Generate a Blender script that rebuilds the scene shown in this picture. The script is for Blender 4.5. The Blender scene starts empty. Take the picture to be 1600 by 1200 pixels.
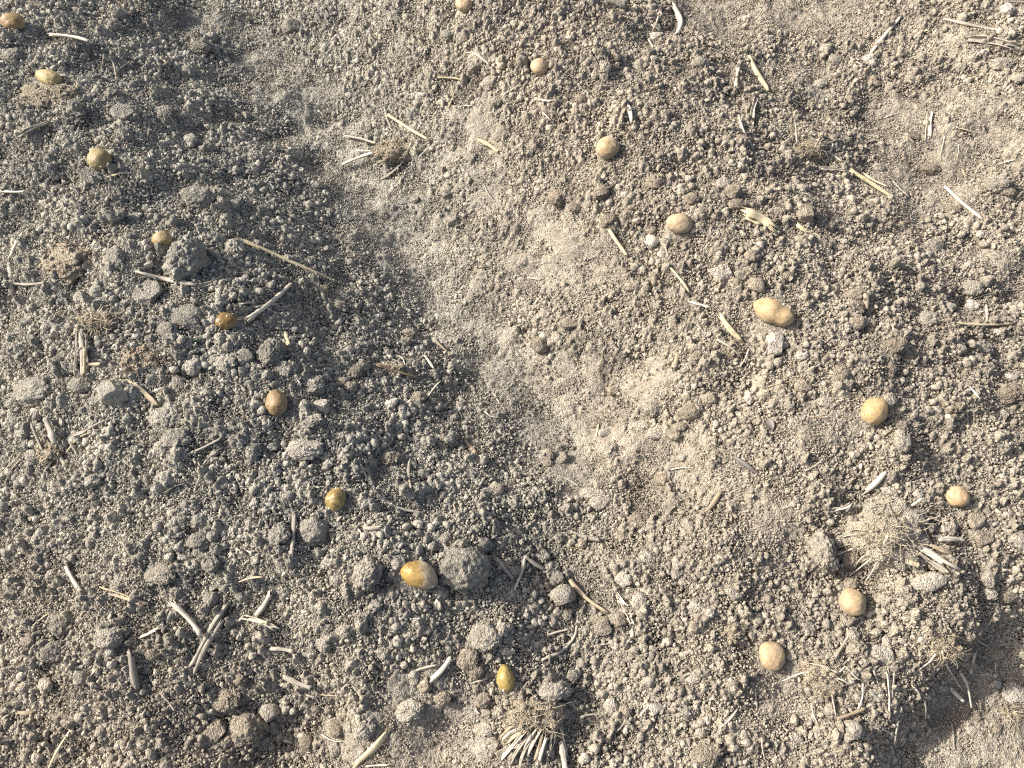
import bpy, bmesh, math, random
import numpy as np
from mathutils import Vector, Matrix, noise

random.seed(11)
rng = np.random.default_rng(11)
scene = bpy.context.scene
COL = scene.collection

# ------------------------------------------------------------------ camera
CAM_H, PITCH, FOC = 1.45, 68.0, 0.755          # metres, degrees below the horizon, focal length / width
cam_d = bpy.data.cameras.new("camera")
cam = bpy.data.objects.new("camera", cam_d)
COL.objects.link(cam)
cam.location = (0, 0, CAM_H)
cam.rotation_euler = (math.radians(90 - PITCH), 0, 0)
cam_d.sensor_width = 36
cam_d.lens = 36 * FOC
cam_d.clip_start, cam_d.clip_end = 0.02, 400
scene.camera = cam

# ------------------------------------------------------------------ daylight
SUN_EL = math.radians(35)
TO_SUN = Vector((-0.965, 0.26, 0)).normalized() * math.cos(SUN_EL) + Vector((0, 0, math.sin(SUN_EL)))
world = bpy.data.worlds.new("World")
scene.world = world
world.use_nodes = True
wn = world.node_tree
wn.nodes.clear()
w_out = wn.nodes.new("ShaderNodeOutputWorld")
w_bg = wn.nodes.new("ShaderNodeBackground")
w_sky = wn.nodes.new("ShaderNodeTexSky")
w_sky.sky_type = 'NISHITA'
w_sky.sun_disc = False
w_sky.sun_elevation = SUN_EL
w_sky.sun_rotation = math.atan2(TO_SUN.x, TO_SUN.y)
w_sky.dust_density = 5.0
w_sky.air_density = 0.8
w_sky.ozone_density = 0.6
w_bg.inputs["Strength"].default_value = 0.135
wn.links.new(w_sky.outputs[0], w_bg.inputs[0])
wn.links.new(w_bg.outputs[0], w_out.inputs[0])
sun_d = bpy.data.lights.new("sun", 'SUN')
sun_d.energy = 4.4
sun_d.angle = math.radians(0.6)
sun_d.color = (1.0, 0.965, 0.91)
sun = bpy.data.objects.new("sun", sun_d)
COL.objects.link(sun)
sun.location = TO_SUN * 20
sun.rotation_euler = (-TO_SUN).to_track_quat('-Z', 'Y').to_euler()
scene.view_settings.view_transform = 'Standard'
scene.view_settings.look = 'None'
scene.view_settings.gamma = 1
scene.view_settings.use_curve_mapping = False
scene.view_settings.exposure = 0.68
scene.cycles.use_denoising = False
scene.cycles.filter_width = 1.15
scene.cycles.use_adaptive_sampling = False

# ------------------------------------------------------------------ photo position -> place on the ground
F_PX = 1600 * FOC
_t = math.radians(90 - PITCH)
_ct, _st = math.cos(_t), math.sin(_t)

def at_z(u, v, z):
    xc, yc = (u - 800) / F_PX, -(v - 600) / F_PX
    dy, dz = yc * _ct + _st, yc * _st - _ct
    s = (z - CAM_H) / dz
    return xc * s, dy * s

def px_size(u, v):                              # metres per photo pixel there
    xc, yc = (u - 800) / F_PX, -(v - 600) / F_PX
    return CAM_H / (_ct - yc * _st) / F_PX

# ------------------------------------------------------------------ lie of the land
CTRL = [  # column, row, height in cm
    # furrow between the two ridges
    (380, -60, -6), (430, 90, -6), (510, 200, -6.5), (600, 310, -6.5), (690, 430, -6.5), (775, 540, -6), (870, 620, -5),
    (940, 720, -3.5), (960, 830, -0.8), (935, 930, -0.6), (905, 1070, -1.2), (700, 1150, -2), (470, 1150, -5.5), (380, 1230, -3),
    # near bank of the furrow, broken edge
    (852, 765, -1.4), (760, 790, 0.9),
    # left ridge
    (20, 35, 6), (75, 122, 6.5), (155, 250, 7), (253, 374, 7), (353, 502, 7), (432, 628, 6.5), (525, 779, 6), (655, 898, 5), (790, 1060, 1.5),
    (330, 200, 0), (430, 330, 0), (230, 60, 0),
    (0, 500, 4), (0, 750, 2), (85, 870, 1.5), (200, 1010, 1.5), (60, 1160, -4), (-200, 950, -5), (-220, 400, -3), (260, 1190, -2), (-150, 1300, -7),
    (500, 980, 3.5), (600, 1200, -1), (560, 1050, 2),
    # right ridge
    (725, 8, 5), (843, 105, 5.5), (950, 230, 6), (1062, 349, 6.5), (1210, 487, 6.5), (1365, 642, 6), (1495, 776, 5.5),
    (1332, 940, 4), (1205, 1025, 2.5), (1390, 830, 6.5), (760, 250, 0.5), (860, 400, 0), (920, 530, -1), (1000, 480, 2.5), (1100, 620, 2.5),
    (1000, 950, 1.5), (1100, 850, 3), (1060, 1100, 0.5), (1150, 1190, 0.5), (830, 1130, 1.5),
    # shallow furrow beyond it
    (1110, 30, -0.5), (1200, 80, 0), (1340, 150, -1.5), (1450, 260, -2), (1560, 340, -1), (1660, 430, -1), (1500, 30, 3), (1620, 150, 3), (1600, 620, 2.5),
    # broken end of the ridge and the trench below it
    (1610, 900, 3.5), (1555, 935, 3.5), (1480, 1025, 3.5), (1400, 1090, 3.2), (1345, 1180, 2), (1270, 1150, 1),
    (1602, 980, -3.5), (1538, 1048, -6), (1468, 1112, -6.5), (1398, 1182, -6.5), (1585, 1130, -6.5), (1500, 1195, -6.5), (1640, 1040, -6), (1700, 1210, -6.5), (1430, 1270, -6.5),
]
CTRL = [(u, v, z * (1.75 if u + v < 2150 else 1.0)) for u, v, z in CTRL]
cxy = np.array([at_z(u, v, z / 100) for u, v, z in CTRL])
cz = np.array([z / 100 for _, _, z in CTRL])
row_a, row_b = Vector(at_z(155, 250, .07)), Vector(at_z(525, 779, .06))
row_dir = (row_b - row_a).normalized()
row_n = Vector((row_dir.y, -row_dir.x))
if row_n.x < 0:
    row_n = -row_n
N0 = row_a.dot(row_n)
PERIOD = Vector(at_z(1062, 349, .065)).dot(row_n) - N0

def periodic(x, y):
    n = x * row_n.x + y * row_n.y
    return 0.085 * np.cos(2 * math.pi * (n - N0) / PERIOD)

VX0, VX1, VY0, VY1 = -1.45, 1.45, -0.26, 1.78
ring = []
for a in np.linspace(0, 2 * math.pi, 40, endpoint=False):
    ring.append((2.6 * math.cos(a), 0.75 + 2.3 * math.sin(a)))
ring = np.array(ring)
cxy = np.vstack([cxy, ring])
cz = np.concatenate([cz, periodic(ring[:, 0], ring[:, 1])])

def tps(d2):
    return 0.5 * d2 * np.log(d2 + 1e-9)

n_c = len(cz)
K = tps(((cxy[:, None] - cxy[None]) ** 2).sum(-1)) + np.eye(n_c) * 6e-4
P = np.hstack([np.ones((n_c, 1)), cxy])
A = np.block([[K, P], [P.T, np.zeros((3, 3))]])
sol = np.linalg.solve(A, np.concatenate([cz, np.zeros(3)]))

def sstep(x):
    x = np.clip(x, 0, 1)
    return x * x * (3 - 2 * x)

def base(x, y):
    x, y = np.asarray(x, float), np.asarray(y, float)
    z = sol[n_c] + sol[n_c + 1] * x + sol[n_c + 2] * y
    for i in range(n_c):
        z = z + sol[i] * tps((x - cxy[i, 0]) ** 2 + (y - cxy[i, 1]) ** 2)
    d = np.hypot(x / 1.13, y - 0.75)
    w = sstep((d - 1.55) / 0.7)
    return z * (1 - w) + periodic(x, y) * w

STEP = 0.0027
gx = np.arange(VX0, VX1, STEP)
gy = np.arange(VY0, VY1, STEP)
NX, NY = len(gx), len(gy)
X, Y = np.meshgrid(gx, gy)
Z0 = base(X, Y)

def spectral(lam, sig=0.45):
    w = rng.standard_normal((NY, NX))
    k = np.hypot(np.fft.fftfreq(NY, STEP)[:, None], np.fft.rfftfreq(NX, STEP)[None])
    f = np.exp(-(np.log(k * lam + 1e-9)) ** 2 / (2 * sig ** 2))
    r = np.fft.irfft2(np.fft.rfft2(w) * f, s=(NY, NX))
    return r / r.std()

def blur(a, s):
    k2 = np.fft.fftfreq(NY, STEP)[:, None] ** 2 + np.fft.rfftfreq(NX, STEP)[None] ** 2
    return np.fft.irfft2(np.fft.rfft2(a) * np.exp(-2 * math.pi ** 2 * s * s * k2), s=(NY, NX))

# how cloddy the surface is: trodden furrow floors and washed patches are smooth
SMOOTH = [(1260, 130, .06), (1500, 190, .07), (1555, 245, .06), (1420, 340, .06), (1560, 420, .06), (1480, 100, .05), (1330, 420, .04), (1180, 150, .04), (1250, 700, .06), (1120, 760, .05), (1180, 830, .06), (350, -10, .10), (480, 165, .09), (560, 265, .08), (645, 370, .09), (725, 480, .09), (820, 575, .08), (1300, 30, .08), (1480, 300, .07), (1000, 700, .05), (850, 660, .06), (300, 15, .06), (400, 60, .09), (450, 120, .11), (520, 210, .11), (600, 315, .10), (560, 300, .07), (690, 430, .10), (640, 370, .08), (760, 530, .08),
          (880, 610, .10), (930, 650, .07), (740, 220, .07), (760, 300, .06), (860, 400, .09), (920, 440, .06), (1130, 40, .10), (1070, 20, .06), (1450, 250, .11), (1400, 190, .08),
          (1580, 1150, .13), (1530, 1185, .10), (1620, 1080, .07), (1210, 1090, .06), (650, 1130, .08), (560, 1180, .06), (720, 1170, .07),
          (900, 730, .06), (1010, 600, .05), (1380, 290, .06), (1560, 60, .07), (1060, 720, .05), (1220, 30, .08)]
R = np.ones_like(X)
for u, v, s in SMOOTH:
    x0, y0 = at_z(u, v, -0.03)
    R = np.minimum(R, 1 - 0.88 * np.exp(-(((X - x0) ** 2 + (Y - y0) ** 2) / (2 * (s * .80) ** 2)) ** 1.3))
R = R + 0.12 * spectral(.09) + .09 * spectral(.035)
R = 0.10 + 1.0 * sstep((R - .36) / .50)
COARSE = sstep((spectral(.16) + .6 * spectral(.07) + .9) / 2.2)   # beds of coarser crumbs among finer ones

def pits(n, t):
    return np.maximum(n - t, 0)
det = (0.0055 * spectral(.22) + 0.0048 * spectral(.10) * (0.4 + 0.6 * R)
       + R * (0.0058 * (np.abs(spectral(.050)) - .8) + 0.0040 * (np.abs(spectral(.026)) - .8) + 0.0030 * (np.abs(spectral(.015)) - .8)
              - 0.0022 * pits(spectral(.020), .9) - 0.0012 * pits(spectral(.011), 1.0))
       + (0.50 + 0.50 * R) * (0.0013 * spectral(.0078)) + (1 - R).clip(0) * .0012 * spectral(.03))
edge = sstep((X - VX0) / .12) * sstep((VX1 - X) / .12) * sstep((Y - VY0) / .1) * sstep((VY1 - Y) / .12)
Z = Z0 + det * edge

POTATO = [  # column, row, half length, half width, tilt in the photo, style, label, landmark
    (20, 35, 17, 13.5, 8, 'orange', "orange brown potato at the top left corner with dark soil beside it", "orange brown corner potato"),
    (76, 122, 20, 11, 18, 'yellow', "slim yellow potato half sunk behind a brown tuft of fine roots", "half buried yellow potato"),
    (155, 250, 17, 16, 70, 'mottled', "round greenish tan potato with dark mottling and a small stub on top", "round mottled potato"),
    (253, 374, 14, 12.5, 0, 'brown', "small tan brown potato beside the tall jagged clod", "small tan potato"),
    (353, 502, 16, 12.5, 0, 'dark', "glossy dark brown potato with tiny white sprouts near the green seedling", "glossy dark potato"),
    (432, 628, 19, 15.5, 82, 'rust', "reddish brown egg shaped potato standing upright below a small round clod", "reddish upright potato"),
    (525, 779, 17.5, 14, -62, 'olive', "olive brown potato with white sprouts at both ends above a flat of crumbs", "olive sprouting potato"),
    (655, 898, 28, 19, 22, 'twotone', "largest potato, half golden and half dusty grey, beside a big rough clod", "large two tone potato"),
    (790, 1060, 20.5, 13.5, 80, 'gold', "upright olive yellow potato just above the shaggy splayed stubble clump", "upright olive potato"),
    (725, 7, 12.5, 11.5, 20, 'pale', "pale potato cut off by the top edge of the view", "cut off pale potato"),
    (843, 105, 13.5, 12.5, 40, 'pale', "small round pale potato with a flat straw flake at its foot", "small pale potato"),
    (950, 231, 17.5, 16, -35, 'notched', "pale round potato with a notched top carrying stubby sprouts", "notched pale potato"),
    (1062, 349, 19.5, 15, 0, 'tanoval', "smooth oval tan potato lying level above a white stone", "smooth oval potato"),
    (1210, 488, 30, 17, 26, 'pear', "long pear shaped golden potato lying above the big white stone", "pear shaped potato"),
    (1366, 642, 22, 17.5, -62, 'golden', "tilted golden oval potato with faint brown streaks on the sunny ridge", "tilted golden potato"),
    (1495, 776, 18.5, 16, 5, 'peach', "peach coloured round potato up and right of the large pale stubble clump", "peach coloured potato"),
    (1332, 941, 20.5, 19.5, 60, 'buff', "ball shaped buff potato in the hollow below the large pale stubble clump", "ball shaped potato"),
    (1206, 1025, 21.5, 19.5, 75, 'buffwarm', "round buff potato with one white sprout left of the wiry root clump", "buff sprouted potato"),
]
keep_out = []                                    # (x, y, radius): nothing loose is scattered over these
pot_xy = []
for u, v, a, b, *_ in POTATO:
    s = px_size(u, v)
    x, y = at_z(u, v, 0.03)
    zc = 0.03
    for _i in range(5):
        ix = int(np.clip((x - VX0) / STEP, 0, NX - 1)); iy = int(np.clip((y - VY0) / STEP, 0, NY - 1))
        zc = Z0[iy, ix] + 0.55 * b * s
        x, y = at_z(u, v, zc)
    pot_xy.append((x, y, s))
    # the soil under a tuber is pressed level
    w = np.exp(-(((X - x) ** 2 + (Y - y) ** 2) / (2 * (a * s * .85) ** 2)) ** 2)
    Z = Z * (1 - w) + (Z0 + 0.0005) * w
    keep_out.append((x, y, a * s * 0.86))

# half-sunk lumps, part of the soil surface
n_l = 9000
lx = rng.uniform(VX0 + .05, VX1 - .05, n_l); ly = rng.uniform(VY0 + .05, VY1 - .05, n_l)
lr = 0.0030 * (1 - rng.random(n_l)) ** (-1 / 2.2)
lr = np.minimum(lr, 0.016)
order = np.argsort(lr)
RUF = .7 * spectral(.011) + .7 * spectral(.007)
for i in order:
    x, y, r = lx[i], ly[i], lr[i]
    ix, iy = int((x - VX0) / STEP), int((y - VY0) / STEP)
    if rng.random() > (R[iy, ix] - .2) * 1.15:
        continue
    if any((x - a) ** 2 + (y - b) ** 2 < (c + r) ** 2 for a, b, c in keep_out):
        continue
    k = int(r * 1.4 / STEP) + 1
    j0, j1, i0, i1 = max(0, iy - k), min(NY, iy + k + 1), max(0, ix - k), min(NX, ix + k + 1)
    ddx, ddy = X[j0:j1, i0:i1] - x, Y[j0:j1, i0:i1] - y
    th = np.arctan2(ddy, ddx)
    p1, p2 = rng.uniform(0, 6.28, 2)
    rr = r * (1 + .22 * np.cos(2 * th + p1) + .14 * np.cos(3 * th + p2) + .07 * np.cos(5 * th + p1))
    q = 1 - (ddx ** 2 + ddy ** 2) / rr ** 2
    sink = rng.uniform(0.15, 0.5)
    cap = Z[iy, ix] + r * 0.80 * (np.sqrt(np.clip(q, 0, 1)) * (1 + .22 * RUF[j0:j1, i0:i1]) - sink)
    sub = Z[j0:j1, i0:i1]
    Z[j0:j1, i0:i1] = np.where(q > 0, np.maximum(sub, cap), sub)
Z += edge * (0.4 + .6 * R) * 0.0007 * spectral(.0062)
Zs = blur(Z, 0.010)
Zss = blur(Z, 0.022)
NYg, NXg = np.gradient(Zss, STEP)

def hsample(x, y, arr=None):
    arr = Z if arr is None else arr
    fx = min(max((x - VX0) / STEP, 0), NX - 1.001); fy = min(max((y - VY0) / STEP, 0), NY - 1.001)
    i, j = int(fx), int(fy)
    a, b = fx - i, fy - j
    return float((arr[j, i] * (1 - a) + arr[j, i + 1] * a) * (1 - b) + (arr[j + 1, i] * (1 - a) + arr[j + 1, i + 1] * a) * b)

def at(u, v, lift=0.0, arr=None):
    z = 0.02
    for _i in range(7):
        x, y = at_z(u, v, z)
        z = z * .4 + .6 * (hsample(x, y, Zs if arr is None else arr) + lift)
    x, y = at_z(u, v, z)
    return Vector((x, y, z))

# ------------------------------------------------------------------ node helpers
def new_mat(name):
    m = bpy.data.materials.new(name)
    m.use_nodes = True
    nt = m.node_tree
    nt.nodes.clear()
    out = nt.nodes.new("ShaderNodeOutputMaterial")
    b = nt.nodes.new("ShaderNodeBsdfPrincipled")
    nt.links.new(b.outputs[0], out.inputs[0])
    return m, nt, b

class NB:
    def __init__(s, nt):
        s.nt = nt
    def n(s, t, **kw):
        x = s.nt.nodes.new(t)
        for k, v in kw.items():
            setattr(x, k, v)
        return x
    def l(s, a, b):
        s.nt.links.new(a, b)
    def set(s, sock, v):
        if hasattr(v, "is_linked") or hasattr(v, "links"):
            s.l(v, sock)
        else:
            sock.default_value = v
    def math(s, op, a, b=0.0, c=None, clamp=False):
        x = s.n("ShaderNodeMath", operation=op, use_clamp=clamp)
        s.set(x.inputs[0], a); s.set(x.inputs[1], b)
        if c is not None:
            s.set(x.inputs[2], c)
        return x.outputs[0]
    def ramp(s, v, lo, hi, a=0.0, b=1.0):
        x = s.n("ShaderNodeMapRange", interpolation_type='SMOOTHSTEP')
        s.set(x.inputs[0], v)
        for i, q in enumerate((lo, hi, a, b)):
            x.inputs[1 + i].default_value = q
        return x.outputs[0]
    def noise(s, vec, scale, detail=4.0, rough=.55, dist=0.0):
        x = s.n("ShaderNodeTexNoise")
        s.set(x.inputs["Vector"], vec)
        x.inputs["Scale"].default_value = scale; x.inputs["Detail"].default_value = detail
        x.inputs["Roughness"].default_value = rough; x.inputs["Distortion"].default_value = dist
        return x.outputs["Fac"]
    def voro(s, vec, scale, out="Distance", feature='F1'):
        x = s.n("ShaderNodeTexVoronoi", feature=feature)
        s.set(x.inputs["Vector"], vec)
        x.inputs["Scale"].default_value = scale
        return x.outputs[out]
    def mix(s, f, a, b, blend='MIX'):
        x = s.n("ShaderNodeMix", data_type='RGBA', blend_type=blend)
        s.set(x.inputs[0], f)
        s.set(x.inputs[6], a if not isinstance(a, tuple) else (*a[:3], 1))
        s.set(x.inputs[7], b if not isinstance(b, tuple) else (*b[:3], 1))
        return x.outputs[2]
    def gain(s, col, f):                          # colour * scalar
        x = s.n("ShaderNodeVectorMath", operation='SCALE')
        s.set(x.inputs[0], col); s.set(x.inputs["Scale"], f)
        return x.outputs[0]
    def dot(s, vec, v, c):
        x = s.n("ShaderNodeVectorMath", operation='DOT_PRODUCT')
        s.set(x.inputs[0], vec); x.inputs[1].default_value = v
        return s.math('SUBTRACT', x.outputs["Value"], c)
    def bump(s, h, dist, strength=1.0, normal=None):
        x = s.n("ShaderNodeBump")
        s.set(x.inputs["Height"], h)
        x.inputs["Distance"].default_value = dist; x.inputs["Strength"].default_value = strength
        if normal is not None:
            s.l(normal, x.inputs["Normal"])
        return x.outputs[0]

# greyer soil lies on the left ridge, dry crumb soil elsewhere: two lines on the ground part them
def side(p, q):
    a, b = Vector(at_z(*p, 0)), Vector(at_z(*q, 0))
    d = (b - a).normalized()
    n = Vector((d.y, -d.x))
    return n, n.dot(a)
_n1, _c1 = side((650, 0), (870, 760))
_p = Vector(at_z(300, 500, 0))
if _n1.dot(_p) < _c1:
    _n1, _c1 = -_n1, -_c1
_n2, _c2 = side((0, 985), (800, 1060))
if _n2.dot(_p) < _c2:
    _n2, _c2 = -_n2, -_c2

DRY = (.374, .330, .262)
GREY_SOIL = (.376, .352, .290)  # greyer soil tone, blended in over the left ridge

def soil_colour(B, pos, jit=None):
    wob = B.math('MULTIPLY', B.math('SUBTRACT', B.noise(pos, 3.2, 3), .5), .34)
    f1 = B.ramp(B.math('ADD', B.dot(pos, (_n1.x, _n1.y, 0), _c1), wob), -.26, .24)
    f2 = B.ramp(B.math('ADD', B.dot(pos, (_n2.x, _n2.y, 0), _c2), wob), -.26, .36)
    grey_amt = B.math('MULTIPLY', f1, f2)
    blot = B.math('MULTIPLY', B.math('SUBTRACT', B.noise(pos, 14, 4, .6), .5), 1.3)
    mid = B.math('MULTIPLY', B.math('MULTIPLY', grey_amt, B.math('SUBTRACT', 1.0, grey_amt)), 4.0)
    wand = blot if jit is None else B.math('ADD', blot, B.math('MULTIPLY', B.math('SUBTRACT', jit, .5), 1.1))
    grey_amt = B.math('ADD', grey_amt, B.math('MULTIPLY', wand, B.math('ADD', B.math('MULTIPLY', mid, .45), .16)), clamp=True)
    patch = B.ramp(B.noise(pos, 9, 4, .6), .35, .7)
    dry = B.mix(patch, (DRY[0] * .86, DRY[1] * .85, DRY[2] * .84), (DRY[0] * 1.10, DRY[1] * 1.09, DRY[2] * 1.06))
    grey_soil = B.mix(patch, (GREY_SOIL[0] * .84, GREY_SOIL[1] * .84, GREY_SOIL[2] * .85), (GREY_SOIL[0] * 1.15, GREY_SOIL[1] * 1.14, GREY_SOIL[2] * 1.12))
    return B.mix(grey_amt, dry, grey_soil)

def soil_mat(name, mode, tint=(1, 1, 1), own=None, lo=.78, hi=1.2, grain=1.0):
    m, nt, b = new_mat(name)
    B = NB(nt)
    geo = B.n("ShaderNodeNewGeometry")
    pos = geo.outputs["Position"]
    jit = None
    if mode == 'island':
        jit = B.math('FRACT', B.math('MULTIPLY', geo.outputs["Random Per Island"], 17.3))
    elif mode == 'object':
        jit = B.math('FRACT', B.math('MULTIPLY', B.n("ShaderNodeObjectInfo").outputs["Random"], 17.3))
    col = soil_colour(B, pos, jit)
    if own is not None:
        oi = B.n("ShaderNodeObjectInfo")
        col = B.mix(own[3], col, own[:3])
    if mode == 'island':
        col = B.gain(col, B.ramp(geo.outputs["Random Per Island"], 0, 1, lo, hi))
    elif mode == 'object':
        oi = B.n("ShaderNodeObjectInfo")
        col = B.gain(col, B.ramp(oi.outputs["Random"], 0, 1, lo, hi))
    col = B.mix(1.0, col, tint, 'MULTIPLY')
    # grain: small aggregates lighter or darker than their neighbours, a few pale mineral specks
    cell = B.n("ShaderNodeTexVoronoi")
    B.set(cell.inputs["Vector"], pos); cell.inputs["Scale"].default_value = 260
    sep = B.n("ShaderNodeSeparateColor"); B.l(cell.outputs["Color"], sep.inputs[0])
    col = B.gain(col, B.ramp(sep.outputs[0], 0, 1, .80, 1.18))
    col = B.gain(col, B.ramp(B.noise(pos, 60, 5, .65), .3, .7, .88, 1.11))
    speck = B.math('MULTIPLY', B.math('GREATER_THAN', sep.outputs[1], .955), B.math('LESS_THAN', cell.outputs["Distance"], .45))
    col = B.mix(B.math('MULTIPLY', speck, .55), col, (.62, .58, .50))
    B.l(col, b.inputs["Base Color"])
    b.inputs["Roughness"].default_value = 1.0
    b.inputs["Specular IOR Level"].default_value = 0.08
    h = B.math('ADD', B.math('MULTIPLY', B.noise(pos, 230, 4, .6), 1.0), B.math('MULTIPLY', B.voro(pos, 420), -.45))
    B.l(B.bump(h, .0055 * grain, 1.0), b.inputs["Normal"])
    return m

M_ground = soil_mat("soil", 'none')
M_crumb = soil_mat("crumb_soil", 'island', lo=.74, hi=1.24, grain=.6)
M_clod = soil_mat("clod_soil", 'object', lo=.70, hi=.98)
M_clod_pale = soil_mat("pale_clod_soil", 'object', own=(.40, .36, .29, .6), lo=.9, hi=1.1)
M_clod_brown = soil_mat("brown_clod_soil", 'object', own=(.26, .21, .15, .55), lo=.85, hi=1.1)
M_stone = soil_mat("pale_stone", 'object', own=(.47, .425, .355, .75), lo=.95, hi=1.06, grain=.7)
M_cake = soil_mat("caked_root_soil", 'object', own=(.46, .405, .315, .8), lo=.95, hi=1.05, grain=1.2)
M_rootsoil = soil_mat("root_mat_soil", 'object', own=(.40, .33, .23, .7), lo=.92, hi=1.05, grain=1.4)

def straw_mat(name, c_lo, c_hi, stain=(.16, .12, .08), rough=.6):
    m, nt, b = new_mat(name)
    B = NB(nt)
    at_ = B.n("ShaderNodeAttribute", attribute_name="st")
    oi = B.n("ShaderNodeObjectInfo")
    sc = B.n("ShaderNodeVectorMath", operation='MULTIPLY')
    B.l(at_.outputs["Vector"], sc.inputs[0]); sc.inputs[1].default_value = (28, 620, 1)
    off = B.n("ShaderNodeVectorMath", operation='ADD')
    B.l(sc.outputs[0], off.inputs[0])
    cmb = B.n("ShaderNodeCombineXYZ")
    for i in range(3):
        B.l(B.math('MULTIPLY', oi.outputs["Random"], 37.0 + i * 11), cmb.inputs[i])
    B.l(cmb.outputs[0], off.inputs[1])
    fib = B.noise(off.outputs[0], 1.0, 5, .6)
    col = B.mix(B.ramp(fib, .3, .7), c_lo, c_hi)
    geo = B.n("ShaderNodeNewGeometry")
    blot = B.ramp(B.noise(geo.outputs["Position"], 75, 4, .6), .54, .74)
    col = B.mix(B.math('MULTIPLY', blot, .6), col, stain)
    col = B.gain(col, B.ramp(oi.outputs["Random"], 0, 1, .85, 1.1))
    B.l(col, b.inputs["Base Color"])
    b.inputs["Roughness"].default_value = rough
    b.inputs["Specular IOR Level"].default_value = .3
    B.l(B.bump(fib, .0012, .8), b.inputs["Normal"])
    return m

STRAW = {
    'y': straw_mat("yellow_straw", (.43, .355, .205), (.66, .57, .38)),
    'p': straw_mat("bleached_straw", (.42, .37, .285), (.66, .595, .47)),
    't': straw_mat("tan_straw", (.27, .21, .135), (.44, .365, .25)),
    'g': straw_mat("grey_straw", (.235, .205, .16), (.42, .38, .31)),
    'b': straw_mat("brown_twig", (.13, .095, .06), (.25, .19, .125)),
}
M_fibre = straw_mat("root_fibre", (.36, .30, .205), (.56, .485, .355), rough=.8)
M_fibre_red = straw_mat("reddish_root_fibre", (.22, .14, .10), (.36, .25, .18), rough=.8)

# ------------------------------------------------------------------ mesh helpers
def mesh_from(name, verts, faces, mat, st=None, smooth=True):
    me = bpy.data.meshes.new(name)
    me.from_pydata(verts, [], faces)
    if st is not None:
        a = me.attributes.new("st", 'FLOAT_VECTOR', 'POINT')
        a.data.foreach_set("vector", np.asarray(st, dtype=np.float32).ravel())
    me.materials.append(mat)
    if smooth:
        me.polygons.foreach_set("use_smooth", [True] * len(me.polygons))
    me.update()
    return me

def link(name, data, parent=None, loc=None):
    o = bpy.data.objects.new(name, data)
    COL.objects.link(o)
    if parent is not None:
        o.parent = parent
    if loc is not None:
        o.location = loc
    return o

def tag(o, label=None, cat=None, group=None, kind=None):
    for k, v in (("label", label), ("category", cat), ("group", group), ("kind", kind)):
        if v:
            o[k] = v
    return o

def ico(level):
    bm = bmesh.new()
    bmesh.ops.create_icosphere(bm, subdivisions=level, radius=1)
    v = np.array([x.co[:] for x in bm.verts])
    f = [[q.index for q in p.verts] for p in bm.faces]
    bm.free()
    return v, f
ICO = {k: ico(k) for k in (1, 2, 3, 4, 5)}

def nz(v):
    return noise.noise(Vector(v))

# ------------------------------------------------------------------ the ground, one sheet
def outward(n, s0, g):
    out, d = [], 0
    for i in range(n):
        s0 *= g
        d += s0
        out.append(d)
    return np.array(out)
ow = outward(46, STEP, 1.18)
fx = np.concatenate([VX0 - ow[::-1], gx, gx[-1] + ow])
fy = np.concatenate([VY0 - ow[::-1], gy, gy[-1] + ow])
FX, FY = np.meshgrid(fx, fy)
FZ = np.empty_like(FX)
nW = len(ow)
mask = np.ones(FX.shape, bool)
mask[nW:-nW, nW:-nW] = False
FZ[mask] = base(FX[mask], FY[mask])
FZ[nW:-nW, nW:-nW] = Z
ny, nx = FX.shape
co = np.stack([FX, FY, FZ], -1).reshape(-1, 3).astype(np.float32)
idx = np.arange(ny * nx).reshape(ny, nx)
quads = np.stack([idx[:-1, :-1], idx[:-1, 1:], idx[1:, 1:], idx[1:, :-1]], -1).reshape(-1).astype(np.int32)
gm = bpy.data.meshes.new("ground")
gm.vertices.add(len(co)); gm.vertices.foreach_set("co", co.ravel())
gm.loops.add(len(quads)); gm.loops.foreach_set("vertex_index", quads)
nq = len(quads) // 4
gm.polygons.add(nq); gm.polygons.foreach_set("loop_start", np.arange(nq, dtype=np.int32) * 4)
gm.polygons.foreach_set("use_smooth", np.ones(nq, bool))
gm.update(calc_edges=True)
gm.materials.append(M_ground)
tag(link("ground", gm), "dry crumbly field soil raised into two potato ridges with furrows between", kind='structure')

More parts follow.
